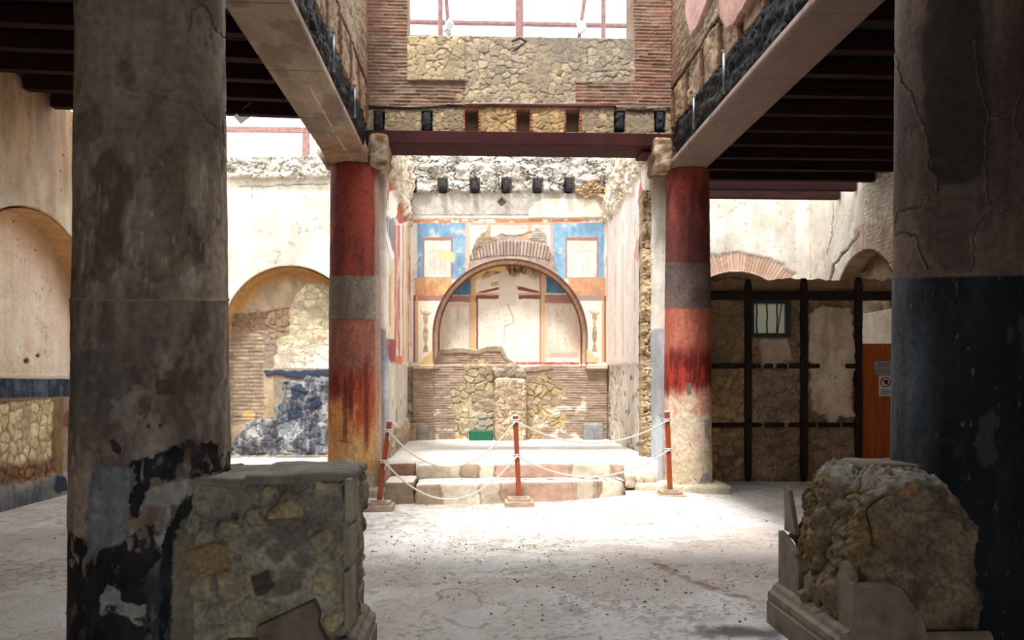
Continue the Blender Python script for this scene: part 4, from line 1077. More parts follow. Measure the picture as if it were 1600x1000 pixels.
# ================================================================== columns
RB = lambda cx, r: cx
def p_redcol(seed, left):
    def f(u, z, px, py):
        P = Paint(u.shape, *plaster(u * 2, z * 1.4, seed, (152, 68, 54), (96, 50, 46), 1.5))
        L = lambda m, c, d=None, k=1.0: P.lay(m, c, d, k)
        n = fbm(u * 3, z * 1.2, seed + 1); st = fbm(u * 14, z * 1.6, seed + 2)
        q = py + 14 * (st - .5)
        if left:
            L(ss(.55, .7, n), (96, 44, 36), None, .6)
            L(rect(px, py, 0, 431, 2000, 499, 1.2, 1.0, 3), plaster(u * 2, z * 2, seed + 3, (156, 144, 128), (118, 104, 92), 1.2), .004)
            L(ss(499, 501, py), plaster(u * 3, z * 1.2, seed + 4, (168, 104, 84), (130, 84, 72), 1.4))
            L(ss(560, 600, q), plaster(u * 8, z * 2, seed + 5, (186, 84, 60), (118, 46, 36), 1.9))
            L(ss(600, 640, py + 40 * (fbm(u * 8, z * 1.5, seed + 7) - .5)), plaster(u * 8, z * 2, seed + 6, (222, 158, 98), (178, 84, 48), 2.0))
            L(ss(650, 690, q), plaster(u * 4, z * 2, seed + 8, (226, 180, 122), (206, 146, 92), 1.4))
            L(ss(733, 737, py + 4 * (n - .5)), plaster(u * 2, z * 2, seed + 9, (214, 190, 158), (182, 154, 126), 1.2))
            L(poly(px, py, [(530, 722), (548, 716), (556, 728), (536, 732)], 1.5, 3, 3), (206, 192, 170))
            L(ss(.70, .78, fbm(u * 10, z * 3, seed + 11)) * ss(560, 620, py) * ss(700, 660, py), (236, 206, 160), None, .7)
            for k, (x_, a_, b_) in enumerate(((572, 560, 700), (548, 580, 650), (540, 590, 690))):
                L(ss(5, 2, np.abs(px - x_ + 5 * (fbm(u * 0 + k, z * 2, 8) - .5))) * rect(px, py, 0, a_, 2000, b_, 20), (84, 40, 34), None, .6)
            L(ss(583, 586, px + 2 * (fbm(z * 6, z * 0, 4) - .5)) * ss(262, 300, py), (176, 150, 128), .01, .7)
        else:
            L(rect(px, py, 0, 411, 2000, 482, 1.2, 1.0, 3), plaster(u * 2, z * 2, seed + 3, (122, 98, 88), (92, 78, 74), 1.2), .004)
            L(ss(481, 483, py), plaster(u * 3, z * 1.2, seed + 4, (196, 120, 98), (168, 92, 72), 1.3))
            L(ss(530, 565, py + 30 * (n - .5)), plaster(u * 6, z * 2, seed + 5, (170, 60, 46), (96, 28, 24), 1.6))
            fade = ss(596, 620, py + 34 * (fbm(u * 7, z * 1.5, seed + 7) - .5))
            L(fade, plaster(u * 2, z * 2, seed + 6, (226, 206, 180), (206, 172, 146), 1.2))
            L(fade * ss(.56, .68, fbm(u * 6, z * 5, seed + 8)) * ss(700, 640, py), (206, 122, 100), None, .6)
            L(ss(.60, .63, fbm(u * 4, z * 3, seed + 9)) * ss(640, 680, py), (206, 190, 158), -.006, .9)
            L(poly(px, py, [(1072, 600), (1080, 598), (1080, 616), (1074, 618)], 1.5, 1, 3), (120, 108, 98))
            L(poly(px, py, [(1100, 655), (1108, 655), (1108, 690), (1102, 684)], 1.5, 2, 3), (156, 150, 140))
            L(poly(px, py, [(1096, 742), (1106, 738), (1112, 754), (1092, 756)], 1.5, 2, 3), (146, 142, 136))
        f1, f2, _ = voro(u * 1.6 + .6 * (fbm(u * 3, z * 3, 3) - .5), z * 1.3, seed + 20)
        L(ss(.02, .008, f2 - f1) * ss(.5, .6, n), (110, 80, 66), -.003, .6)
        return P.out()
    return f
RY = 12.3
lcx = onY(554, 500, RY).x; rcx = onY(1074.5, 500, RY).x
cl = column('red_column', lcx, RY, lambda z: .345 + .045 * (1 - z / 4.77), 0, 4.77, M_COLN, p_redcol(901, True), 220, .018)
tag(cl, 'round plastered column left of the shrine opening, red above and orange-yellow below', 'column')
cr_ = column('red_column', rcx, RY, lambda z: .315 + .045 * (1 - z / 4.77), 0, 4.77, M_COLN, p_redcol(931, False), 220, .018)
tag(cr_, 'round plastered column right of the shrine opening, red above and cream below', 'column')
# antae (wall ends) beside the columns
def p_anta(u, z, px, py):
    P = Paint(u.shape, *plaster(u * 2, z * 1.2, 961, (244, 238, 228), (204, 192, 176), 1.1, .01))
    P.lay(ss(2.45, 2.4, z + .1 * (fbm(u * 4, z * 3, 962) - .5)), plaster(u * 4, z * 1.5, 963, (186, 194, 204), (146, 146, 150), 1.4), None, .9)
    P.lay(ss(4.0, 4.6, z), (150, 130, 108), None, .5)
    return P.out()
def p_edge(u, z, px, py): return rubble(u, z, 965, .11, (196, 172, 136), (160, 136, 106), (116, 96, 76), .12)
xa, xb = onY(1020, 500, 12.45).x, onY(1045, 500, 12.45).x
an = slab('wall_end_right', grid_part((xa, 12.45, 0), (xb - xa, 0, 0), (0, 0, 5.06), (0, -1, 0), .012, p_anta, .6), M_PLAS); struct(an)
an.name = 'trim_2'
rg = slab('wall_end_rubble', grid_part((SX1 - .13, 12.58, .05), (.34, 0, 0), (0, 0, 4.5), (0, -1, 0), .012, p_edge, .3), M_WALL); struct(rg)
rg.name = 'trim_3'
xa, xb = onY(580, 500, 12.45).x, onY(601, 500, 12.45).x
an = slab('wall_end_left', grid_part((xa - .2, 12.45, 0), (xb - xa + .2, 0, 0), (0, 0, 5.06), (0, -1, 0), .012, p_anta, .6), M_PLAS); struct(an)
an.name = 'trim_4'
# stone blocks on which lintel and beams meet
def p_blk(W, N, px, py, d_):
    n = fbm3(W, 8, 31)
    return mx(C(176, 158, 132), C(124, 96, 68), ss(.35, .65, n)) * (.75 + 7 * np.clip(d_ + .03, 0, .06))[:, None]
a = onY(592, 245, 12.2); o = rock('impost_stone', (a.x - .13, a.x + .15), (11.98, 12.6), (4.74, 5.2), M_ROCK, p_blk, .02, 8, .03, 7, 51)
tag(o, 'rough pale impost stone at the left end of the red steel lintel', 'stone')
a = onY(1034, 245, 12.2); o = rock('impost_stone', (a.x - .15, a.x + .12), (11.98, 12.6), (4.72, 5.2), M_ROCK, p_blk, .02, 8, .03, 7, 52)
tag(o, 'rough pale impost stone at the right end of the red steel lintel', 'stone')

# ---- near columns
def q2(pts): return [(a / 2, 500 + b / 2) for a, b in pts]
def p_nearl(u, z, px, py):
    P = Paint(u.shape, *plaster(u * 1.6, z * 1.1, 1001, (176, 156, 134), (118, 100, 84), 1.3, .004))
    L = lambda m, c, d=None, k=1.0: P.lay(m, c, d, k)
    n = fbm(u * 2.4, z * 2.4, 1002); fine = fbm(u * 18, z * 9, 1003, 3)
    L(ss(220, 130, py + 60 * (n - .5)), plaster(u * 2, z * 2, 1004, (158, 142, 122), (118, 104, 90), 1.2), None, .7)
    L(ss(.62, .72, fbm(u * 22, z * 7, 1005, 3)) * rect(px, py, 0, 230, 2000, 460, 40), (176, 166, 150), -.002, .6)
    L(ss(.60, .72, fbm(u * 5, z * 3, 1006)), (84, 66, 54), None, .6)
    # flaked outline at top right
    L(line(px, py, [(296, 50), (300, 18), (318, 6), (332, 26), (330, 60)], 1, 5, 3), (84, 70, 58), -.006, .8)
    L(line(px, py, [(336, 46), (352, 62), (366, 88), (360, 150), (350, 190), (352, 230)], 1, 6, 3), (78, 64, 54), -.008, .8)
    L(line(px, py, [(180, 130), (240, 148), (290, 160), (320, 184), (350, 210)], .8, 5, 3), (90, 74, 62), -.006, .6)
    lo = ss(467, 471, py + 5 * (fbm(u * 2, z * 2, 1008) - .5))
    L(lo, plaster(u * 1.6, z * 1.2, 1009, (172, 152, 136), (108, 92, 82), 1.6), .006)
    L(ss(2, .5, np.abs(py - 468 + 5 * (fbm(u * 2, z * 2, 1008) - .5))), (168, 152, 130), .008, .7)
    L(lo * ss(.45, .62, fbm(u * 2.2, z * 1.6, 1010)) * ss(720, 600, py), plaster(u * 3, z * 2, 1011, (112, 108, 104), (78, 72, 72), 1.4), None, .65)
    L(lo * ss(.56, .66, fbm(u * 3, z * 2, 1012)), (134, 112, 92), None, .6)
    L(rect(px, py, 242, 592, 273, 618, 3, 4, 3), (84, 62, 52), None, .8)
    L(poly(px, py, [(172, 688), (178, 686), (190, 700), (188, 710), (176, 704)], 1.5, 2, 3), (60, 46, 38), -.006)
    for hx, hy in ((232, 666), (250, 665)): L(ss(4, 2, np.hypot(px - hx, py - hy)), (74, 56, 46), -.006)
    J = dict(soft=1.5, jit=7)
    blk = plaster(u * 4, z * 4, 1013, (46, 46, 48), (22, 22, 25), 1.4, .002)
    blu = plaster(u * 3, z * 2, 1014, (146, 148, 144), (104, 108, 108), 1.2, .002)
    wht = plaster(u * 3, z * 3, 1015, (176, 172, 162), (134, 132, 128), 1.2, .003)
    hole = ss(.30, .38, fbm(u * 16, z * 10, 1031, 4)) ; hole2 = ss(.26, .40, fbm(u * 9, z * 9, 1032, 5))
    L(poly(px, py, q2([(290, 470), (320, 440), (410, 470), (415, 580), (400, 690), (300, 740), (290, 775), (265, 690), (270, 560)]), 2, 6, 4) * hole2, blu)
    L(ss(880, 920, py + 30 * (n - .5)), plaster(u * 2, z * 2, 1016, (70, 76, 80), (40, 42, 46), 1.3), None, .9)
    L(poly(px, py, q2([(410, 440), (470, 425), (540, 400), (600, 375), (680, 390), (745, 430), (745, 480), (700, 470), (600, 490), (520, 500), (480, 490), (450, 560), (430, 620), (404, 620), (410, 560), (425, 500)]), 1.5, 9, 5, 7) * hole, blk, .002)
    L(poly(px, py, q2([(200, 640), (265, 690), (300, 770), (310, 720), (380, 695), (440, 650), (480, 640), (500, 740), (460, 790), (450, 860), (470, 900), (470, 1020), (200, 1020)]), 1.5, 7, 6) * hole, blk, .002)
    L(poly(px, py, q2([(480, 520), (560, 500), (640, 500), (750, 480), (750, 520), (700, 520), (600, 540), (540, 580), (520, 640), (512, 720), (490, 700), (478, 600), (440, 650), (410, 640), (440, 600), (450, 540)]), 2, 6, 7) * hole2, wht)
    L(poly(px, py, q2([(540, 620), (580, 560), (660, 520), (750, 505), (750, 560), (690, 560), (660, 620), (620, 590), (570, 620), (545, 700), (530, 900), (510, 1020), (498, 1020), (500, 800), (505, 700)]), 1.5, 6, 8) * hole, blk, .002)
    L(poly(px, py, q2([(575, 640), (600, 590), (620, 590), (650, 630), (600, 665), (580, 665)]), 1.5, 4, 9) * hole2, wht)
    L(poly(px, py, q2([(310, 920), (314, 860), (335, 825), (368, 845), (382, 880), (460, 892), (455, 950), (430, 958), (400, 925), (340, 915), (320, 928)]), 1.5, 4, 9) * hole2, wht)
    L(ss(.72, .80, fbm(u * 30, z * 5, 1019, 3)) * ss(690, 705, py) * ss(760, 745, py), (206, 200, 190), None, .6)
    # right part of the front: bare mortar where the column meets the pedestal
    L(poly(px, py, q2([(548, 660), (640, 640), (690, 560), (800, 500), (800, 1040), (530, 1040), (540, 800)]), 2, 5, 11), plaster(u * 2, z * 2, 1018, (138, 126, 106), (104, 96, 84), 1.2, .01), .01)
    L(ss(.62, .70, fbm(u * 7, z * 5, 1033, 5)) * ss(480, 520, py) * ss(760, 700, py), (84, 70, 62), None, .6)
    L(ss(.64, .72, fbm(u * 9 + 3, z * 7, 1034, 5)) * ss(480, 520, py), (176, 164, 148), None, .4)
    L(ss(.70, .78, fbm(u * 34, z * 9, 1035, 2)) * ss(200, 300, py) * ss(480, 420, py), (190, 178, 160), -.002, .6)
    L(ss(.64, .72, fbm(u * 6, z * 6, 1036, 5)) * ss(470, 440, py), (96, 80, 66), None, .5)
    return P.out()
NL = (-1.80, 4.70); 
ncl = column('plaster_column', NL[0], NL[1], lambda z: .372 + .05 * (1 - z / 4.77), 0, 4.77, M_COLN, p_nearl, 520, .0065)
tag(ncl, 'large grey-brown plaster column close on the left, foot blotched black and white', 'column')
def p_nearr(u, z, px, py):
    P = Paint(u.shape, *plaster(u * 1.6, z * 1.1, 1101, (112, 92, 80), (72, 58, 50), 1.3, .003))
    L = lambda m, c, d=None, k=1.0: P.lay(m, c, d, k)
    n = fbm(u * 2.4, z * 2.4, 1102)
    L(poly(px, py, [(1462, -20), (1440, 60), (1446, 130), (1450, 200), (1456, 262), (1470, 290), (1500, 290), (1536, 270), (1548, 190), (1540, 100), (1530, -20)], 10, 9, 4, 30), plaster(u * 3, z * 2, 1103, (22, 20, 20), (9, 9, 10), 1), -.004)
    L(poly(px, py, [(1462, -20), (1430, 60), (1446, 130), (1450, 200), (1460, 262), (1480, 310), (1450, 330), (1420, 330)] + [(1450, 400), (1470, 426), (1520, 420), (1516, 370), (1540, 330), (1546, 290), (1560, 100), (1550, -20)], 6, 9, 4, 30), (74, 60, 52), -.003, .6)
    for pts in ([(1394, 60), (1408, 130), (1424, 145), (1432, 170), (1448, 210), (1452, 240), (1448, 262), (1466, 276), (1464, 300), (1440, 316), (1430, 330), (1416, 326), (1402, 334), (1398, 360)],
                [(1398, 368), (1414, 362), (1430, 370), (1438, 396), (1450, 422)], [(1600, 136), (1590, 160), (1588, 200), (1598, 230)],
                [(1526, 60), (1528, 110), (1546, 180), (1540, 250), (1544, 310), (1552, 322), (1530, 345), (1518, 372), (1522, 400), (1516, 424)], [(1546, 180), (1560, 184), (1580, 176)], [(1552, 322), (1580, 330), (1610, 320)]):
        L(line(px, py, pts, 1.1, 4, 5), (48, 38, 32), -.010, .9)
        L(line(px + 2.5, py - 1, pts, .8, 4, 5), (170, 148, 128), .002, .5)
    lo = ss(430, 434, py + 5 * (n - .5) + (px - 1500) * .02)
    L(lo, plaster(u * 3, z * 1.4, 1106, (78, 86, 92), (44, 50, 56), 1.3), .004)
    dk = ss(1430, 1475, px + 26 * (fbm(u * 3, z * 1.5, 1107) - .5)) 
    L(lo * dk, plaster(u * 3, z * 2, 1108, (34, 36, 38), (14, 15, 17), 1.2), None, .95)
    L(lo * ss(.64, .70, fbm(u * 4, z * 2.4, 1109)), (78, 84, 82), None, .5)
    L(lo * ss(.78, .84, fbm(u * 50, z * 16, 1110, 3)), (120, 118, 116), None, .6)
    L(lo * ss(.56, .62, fbm(u * 3, z * 2, 1111)) * ss(760, 820, py) * ss(1560, 1580, px), (96, 84, 74), None, .7)
    return P.out()
NRc = (2.99, 4.98)
ncr = column('plaster_column', NRc[0], NRc[1], lambda z: .385 + .035 * (1 - z / 4.77), 0, 4.77, M_COLN, p_nearr, 420, .008)
tag(ncr, 'large cracked column close on the right, brown above and soot-black below', 'column')

# ================================================================== pedestals
def p_pedl(W, N, px, py, d_):
    return PEDC(W, N, px, py)[0]
def ped_uv(W, N):
    u = np.where(np.abs(N[:, 0]) > .6, W[:, 1], W[:, 0]); v = np.where(np.abs(N[:, 2]) > .6, W[:, 1], W[:, 2])
    return u, v
def ped_field(W, N):
    u, v = ped_uv(W, N)
    uu = u / .17 + .5 * (fbm(u * 6, v * 6, 1201) - .5); vv = v / .125 + .5 * (fbm(u * 6, v * 6, 1203) - .5)
    f1, f2, idv = voro(uu, vv, 1205, .9)
    m = ss(.10, .30, f2 - f1) * ss(.34, .44, idv)
    return u, v, m, idv
def p_pedl(W, N, px, py, d_):
    u, v, m, idv = ped_field(W, N)
    c = plaster(u * 2, v * 2, 1207, (172, 162, 140), (128, 122, 108), 1.3)[0]
    sc = mx(C(188, 164, 120), C(156, 142, 118), ss(.4, .9, idv)) * (.85 + .3 * fbm(u * 16, v * 16, 1208))[:, None]
    c = mx(c, sc, m * (.35 + .5 * ss(.4, .6, fbm(u * 5, v * 5, 1210)))); c = c * (.86 + .28 * fbm(u * 30, v * 30, 1211, 3))[:, None]
    c = mx(c, C(104, 94, 88), ss(.62, .70, fbm(u * 4, v * 4, 1209)) * .7)
    c = mx(c, C(62, 56, 54), poly(px, py, [(392, 900), (420, 890), (430, 912), (420, 930), (400, 930)], 3, 6, 3) * .8)
    c = mx(c, C(176, 158, 116), poly(px, py, [(417, 800), (452, 780), (474, 790), (472, 806), (420, 812)], 2, 3, 3) * .9)
    c = mx(c, C(150, 128, 96), poly(px, py, [(278, 860), (300, 848), (355, 848), (362, 895), (300, 902), (276, 890)], 2, 3, 3) * .9)
    return c
def d_pedl(V, N):
    u, v, m, idv = ped_field(V, N)
    px, py = proj(V)
    big = poly(px, py, [(417, 800), (452, 780), (474, 790), (472, 806), (420, 812)], 6, 3, 3) + poly(px, py, [(278, 860), (300, 848), (355, 848), (362, 895), (300, 902), (276, 890)], 6, 3, 3)
    hole = poly(px, py, [(408, 800), (420, 792), (420, 812), (412, 812)], 4, 2, 3) + ss(8, 3, np.hypot(px - 366, py - 808)) + ss(6, 2, np.hypot(px - 372, py - 873))
    return .030 * m * (.4 + .6 * idv) + .03 * np.clip(big, 0, 1) - .05 * np.clip(hole, 0, 1)
PLX0, PLX1, PLY0, PLY1, PZT = -1.75, onY(548, 800, 4.45).x - .02, 4.42, 5.15, onY(470, 742, 4.45).z
ped = empty('masonry_pedestal', (-1.2, 4.8, 0))
tag(ped, 'low stone and mortar pedestal with broken marble facing beside the near left column', 'pedestal')
k1 = rock('rubble_core', (PLX0, PLX1), (PLY0, PLY1), (0, PZT - .03), M_ROCK, p_pedl, .008, 16, .028, 5, 61, dfn=d_pedl)
def p_slabm(c1, c2, seed):
    def f(W, N, px, py, d_):
        u, v = ped_uv(W, N)
        return plaster(u * 3, v * 3, seed, c1, c2, 1.3)[0]
    return f
k2 = rock('top_bed', (-1.62, PLX1 + .03), (PLY0 - .01, PLY1), (PZT - .045, PZT + .01), M_PLAS, p_slabm((150, 142, 124), (116, 108, 96), 62), .012, 12, .012, 4, 63,
          shape=lambda V: V + np.stack([V[:, 0] * 0, .05 * np.sin(V[:, 0] * 7) * (V[:, 1] < 4.8), -.018 * (V[:, 0] < -1.2)], -1))
k3 = []
pr = PLX1
for (ya, yb, za, zb_) in ((4.44, 4.7, .86, PZT - .02), (4.41, 4.66, .64, .84), (4.40, 4.62, .30, .62)):
    k3.append(rock('marble_slab', (pr - .01, pr + .025), (ya, yb), (za, zb_), M_PLAS, p_slabm((176, 162, 140), (140, 124, 104), 65), .012, 14, .008, 6, int(za * 50)))
def trap(name, pts, y0_, y1_, mat, bev=.004):
    bm = bm_new(); f = [bm.verts.new((a, y0_, b)) for a, b in pts]; g = [bm.verts.new((a, y1_, b)) for a, b in pts]
    bm.faces.new(f); bm.faces.new(g[::-1]); n = len(pts)
    for k in range(n): bm.faces.new((f[k], f[(k + 1) % n], g[(k + 1) % n], g[k]))
    bmesh.ops.bevel(bm, geom=bm.edges[:], offset=bev, segments=1, affect='EDGES')
    return obj(name, bm, mat)
q = [onY(a, b, 4.36) for a, b in ((400, 980), (490, 938), (500, 960), (496, 975), (515, 1010), (540, 1120), (425, 1120))]
k3.append(trap('marble_slab', [(p.x, max(.02, p.z)) for p in q], 4.34, 4.42, M_MARB))
def moulding(name, p0, p1, out, z0_, z1_, mat, proj_=.06):
    """classical base moulding running from p0 to p1, thickness outwards along out"""
    prof = [(0, 0), (1, 0), (1, .52), (.86, .56), (.95, .64), (.90, .76), (.62, .82), (.5, .92), (.2, 1), (0, 1)]
    bm = bm_new(); A = Vector(p0); B = Vector(p1); O_ = Vector(out)
    n = 14; rings = []
    for k in range(n + 1):
        c = A.lerp(B, k / n); rr = random.Random(k)
        rings.append([bm.verts.new((c.x + O_.x * a * proj_ * (1 + .04 * rr.random()), c.y + O_.y * a * proj_, z0_ + b * (z1_ - z0_))) for a, b in prof])
    m_ = len(prof)
    for k in range(n):
        for j in range(m_): bm.faces.new((rings[k][j], rings[k][(j + 1) % m_], rings[k + 1][(j + 1) % m_], rings[k + 1][j]))
    bm.faces.new(rings[0][::-1]); bm.faces.new(rings[-1])
    return obj(name, bm, mat)
k4 = moulding('base_moulding', (pr - .02, 4.28, 0), (pr - .02, 5.1, 0), (1, 0, 0), 0, .27, M_MARB, .10)
k5 = moulding('base_moulding', (-1.3, PLY0 - .0, 0), (pr + .06, PLY0 - .0, 0), (0, -1, 0), 0, .27, M_MARB, .10)
adopt(ped, k1, k2, k4, k5, *k3)

RX0, RX1, RY0, RY1 = 2.04, 2.80, 4.50, 5.45
def shape_r(V):
    V = V.copy(); zt_ = V[:, 2] / 1.14; x, y = V[:, 0], V[:, 1]
    fx = ss(2.42, 2.83, x)
    V[:, 2] -= .20 * fx ** 2 * ss(.4, 1, zt_)                       # shoulder falls to the right
    V[:, 2] -= .07 * ss(.6, 1, zt_) * ss(2.32, 2.18, x)
    V[:, 0] += .07 * ss(.75, .35, zt_) * ss(2.5, 2.1, x) * -1
    V[:, 0] += .05 * ss(.5, 1, zt_) * (y < 4.9) * ss(2.4, 2.1, x) * 1.3
    return V
def p_pedr(W, N, px, py, d_):
    n = fbm3(W, 7, 71); n2 = fbm3(W, 22, 72)
    c = mx(C(138, 118, 94), C(100, 84, 70), ss(.35, .65, n))
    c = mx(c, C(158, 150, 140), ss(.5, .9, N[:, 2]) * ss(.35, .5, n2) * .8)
    c = mx(c, C(158, 126, 78), ss(2.4, 2.2, W[:, 0]) * ss(.45, .6, n) * .6)
    c = mx(c, C(172, 108, 66), ss(9, 4, np.hypot((px - 1424) / 1.3, py - 768)) * .8)
    c = c * (.74 + .36 * n2)[:, None]
    return c
def d_pedr(V, N):
    f = fbm3(V, 3.2, 74, 3); g = fbm3(V, 10, 75, 4); h = fbm3(V, 30, 77, 2)
    left = ss(2.5, 2.2, V[:, 0])
    return .12 * (f - .5) + (.05 + .06 * left) * (g - .5) + .045 * (h - .5) - .05 * ss(.05, .0, np.abs(f - .5)) * left
pdr = empty('rock_pedestal', (2.45, 5.0, 0))
tag(pdr, 'eroded rough rock pedestal with a few marble slabs beside the near right column', 'pedestal')
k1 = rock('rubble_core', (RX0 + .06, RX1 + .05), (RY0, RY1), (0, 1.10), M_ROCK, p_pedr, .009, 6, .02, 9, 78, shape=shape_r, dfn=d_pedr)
a = onY(1345, 716, 4.95); b_ = onY(1457, 710, 4.95)
k2 = rock('capping_slab', (a.x, b_.x), (4.8, 5.25), (1.07, 1.13), M_PLAS, p_slabm((140, 128, 112), (112, 100, 86), 79), .012, 12, .014, 5, 80)
X0 = RX0
kk = []
kk.append(moulding('base_moulding', (X0, 4.42, 0), (X0, 5.52, 0), (-1, 0, 0), 0, .27, M_MARB, .09))
kk.append(moulding('base_moulding', (X0 - .07, 4.44, 0), (RX1, 4.44, 0), (0, -1, 0), 0, .25, M_MARB, .07))
def side_slab(pts, x0_, x1_):
    bm = bm_new(); f = [bm.verts.new((x0_, a, b)) for a, b in pts]; g = [bm.verts.new((x1_, a, b)) for a, b in pts]
    bm.faces.new(f); bm.faces.new(g[::-1]); n = len(pts)
    for k in range(n): bm.faces.new((f[k], f[(k + 1) % n], g[(k + 1) % n], g[k]))
    bmesh.ops.bevel(bm, geom=bm.edges[:], offset=.004, segments=1, affect='EDGES')
    return obj('marble_slab', bm, M_MARB)
kk.append(side_slab([(5.15, .25), (5.5, .25), (5.5, .62), (5.42, .60), (5.2, .52), (5.15, .42)], X0 - .02, X0 + .02))
kk.append(side_slab([(5.30, .62), (5.5, .62), (5.5, .92), (5.42, .90)], X0 + .02, X0 + .05))
kk.append(side_slab([(4.44, .25), (4.80, .25), (4.55, .62), (4.44, .56)], X0 - .01, X0 + .03))
kk.append(side_slab([(4.86, .25), (5.12, .25), (5.12, .40), (5.02, .46), (4.92, .36)], X0 - .0, X0 + .03))
q = [onY(a, b, 4.42) for a, b in ((1328, 1060), (1331, 910), (1350, 918), (1394, 912), (1408, 920), (1440, 965), (1448, 1000), (1448, 1060))]
kk.append(trap('marble_slab', [(p.x, max(.2, p.z)) for p in q], 4.40, 4.52, M_MARB))
kk.append(k2)
adopt(pdr, k1, *kk)
# slabs under the red columns
for cx_, lb in ((lcx, 'low worn stone slab under the left red column'), (rcx, 'low worn stone slab under the right red column')):
    o = rock('column_base_slab', (cx_ - .50, cx_ + .54), (11.82, 12.75), (-.05, .11 if cx_ < 0 else .14), M_ROCK, lambda W, N, px, py, d_: C(190, 176, 156) * (.8 + .4 * fbm3(W, 6, 3))[:, None], .025, 14, .012, 5, int(cx_ * 9))
    tag(o, lb, 'slab')

# ================================================================== steps
def stepcol(seed, segs):
    def f(W, N, px, py, d_):
        u, v = W[:, 0], np.where(N[:, 2] > .7, W[:, 1], W[:, 2])
        c = plaster(u * 3, v * 3, seed, (206, 178, 152), (176, 144, 118), 1.2)[0]
        for (a, b, cc) in segs:
            xa_, xb_ = onY(a, 765, 11.1).x, onY(b, 765, 11.1).x
            uj = u + .16 * (fbm(u * 3, v * 6, seed + 3) - .5); m = ss(xa_ - .01, xa_ + .01, uj) * ss(xb_ + .01, xb_ - .01, uj)
            c = mx(c, plaster(u * 3, v * 5, seed + 1, cc, tuple(int(q * .86) for q in cc), 1)[0], m)
            e = np.minimum(np.abs(uj - xa_), np.abs(uj - xb_))
            c = c * (1 - .22 * ss(.012, .003, e))[:, None]
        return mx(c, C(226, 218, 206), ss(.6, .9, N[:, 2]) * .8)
    return f
cream, cream2, tan, pinkst = (224, 212, 190), (208, 192, 168), (172, 150, 128), (202, 166, 146)
def step(name, x0p, x1p, y0_, y1_, z0_, z1_, seed, segs, lb, tilt=0.0):
    xa_, xb_ = onY(x0p, 700, y0_).x, onY(x1p, 700, y0_).x
    sh = lambda V: V + np.stack([V[:, 0] * 0, tilt * (V[:, 0] - xa_) * (V[:, 1] < (y0_ + y1_) / 2), V[:, 0] * 0], -1)
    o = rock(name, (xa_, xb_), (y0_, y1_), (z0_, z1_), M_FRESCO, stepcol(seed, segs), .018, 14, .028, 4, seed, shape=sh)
    tag(o, lb, 'step'); return o
step('stone_step', 648, 984, 11.02, 11.72, -.05, .285, 1301, [(650, 690, tan), (692, 750, cream), (752, 785, cream2), (785, 900, pinkst), (905, 930, cream2), (934, 940, tan), (942, 976, cream)], 'lower long step of pink mortar and cream stone veneer before the shrine room', .12)
step('stone_step', 650, 975, 11.74, 12.08, .0, .472, 1311, [(650, 720, cream2), (722, 745, tan), (748, 776, cream), (778, 900, pinkst), (904, 966, cream)], 'upper long step of pink mortar and cream stone veneer below the shrine floor')
step('step_block', 600, 647, 11.15, 11.88, -.05, .30, 1321, [(595, 660, (150, 130, 106))], 'squat brown stone block at the left end of the lower step')
step('step_block', 603, 648, 11.91, 12.08, .0, .47, 1331, [(600, 660, (156, 122, 98))], 'flat brown slab at the left end of the upper step')
o = rock('floor_slab', (onZ(985, 760, .08).x, onZ(1050, 760, .08).x), (11.84, 12.3), (-.03, .17), M_ROCK, lambda W, N, px, py, d_: C(214, 196, 170) * (.85 + .3 * fbm3(W, 6, 3))[:, None], .02, 6, .02, 5, 91)
tag(o, 'flat pale stone slab lying right of the lower step', 'slab')
for k, (a, b, y_) in enumerate(((974, 992, 12.0), (988, 1006, 12.05), (1002, 1022, 12.1))):
    o = rock('rubble_stone', (onY(a, 700, y_).x, onY(b, 700, y_).x), (y_ - .1, y_ + .15), (.10, .30 - .02 * k), M_ROCK, lambda W, N, px, py, d_: C(206, 190, 164) * (.7 + .5 * fbm3(W, 12, 3))[:, None], .015, 5, .03, 9, 95 + k)
    tag(o, ['pale rubble stone touching the right end of the upper step', 'middle pale rubble stone right of the steps', 'pale rubble stone nearest the right wall end'][k], 'stone', 'rubble stones right of the steps')

# ================================================================== things in the shrine room
def p_pill(W, N, px, py, d_):
    u, v = ped_uv(W, N)
    c = stones(u, v, 1401, .13, (210, 190, 160), (178, 152, 126), (150, 128, 106), .03, .1)[0]
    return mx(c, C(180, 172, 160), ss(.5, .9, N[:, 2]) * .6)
a, b_ = onY(773, 640, 16.4), onY(822, 640, 16.4); zt_ = onY(800, 590, 16.4).z
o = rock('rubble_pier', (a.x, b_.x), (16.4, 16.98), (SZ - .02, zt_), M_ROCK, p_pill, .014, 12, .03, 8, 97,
         shape=lambda V: V + np.stack([V[:, 0] * 0, V[:, 0] * 0, -.06 * ss(1.6, 2.0, V[:, 2]) * (V[:, 0] > (a.x + b_.x) / 2)], -1),
         dfn=lambda V, N: stones(*ped_uv(V, N), 1401, .13, dep=.03, gap=.1)[1])
tag(o, 'square stone and mortar pier standing against the middle of the frescoed wall', 'pier')
for k, (xa_, xb_, ya, yb, nm) in enumerate(((770, 790, 574, 592, 'left'), (786, 808, 568, 592, 'tallest, in the middle'), (804, 822, 576, 594, 'right'))):
    pa, pb = onY(xa_, yb, 16.6), onY(xb_, ya, 16.6)
    o = rock('broken_stone', (pa.x, pb.x), (16.5, 16.9), (pa.z, pb.z), M_ROCK, lambda W, N, px, py, d_: C(168, 152, 130) * (.6 + .7 * fbm3(W, 12, 3))[:, None], .014, 4, .04, 9, 110 + k)
    tag(o, 'broken stone on top of the rubble pier, ' + nm + ' of three', 'stone', 'broken stones on the pier')
a, b_ = onY(733, 686, 16.5), onY(770, 675, 16.5)
bm = bm_new()
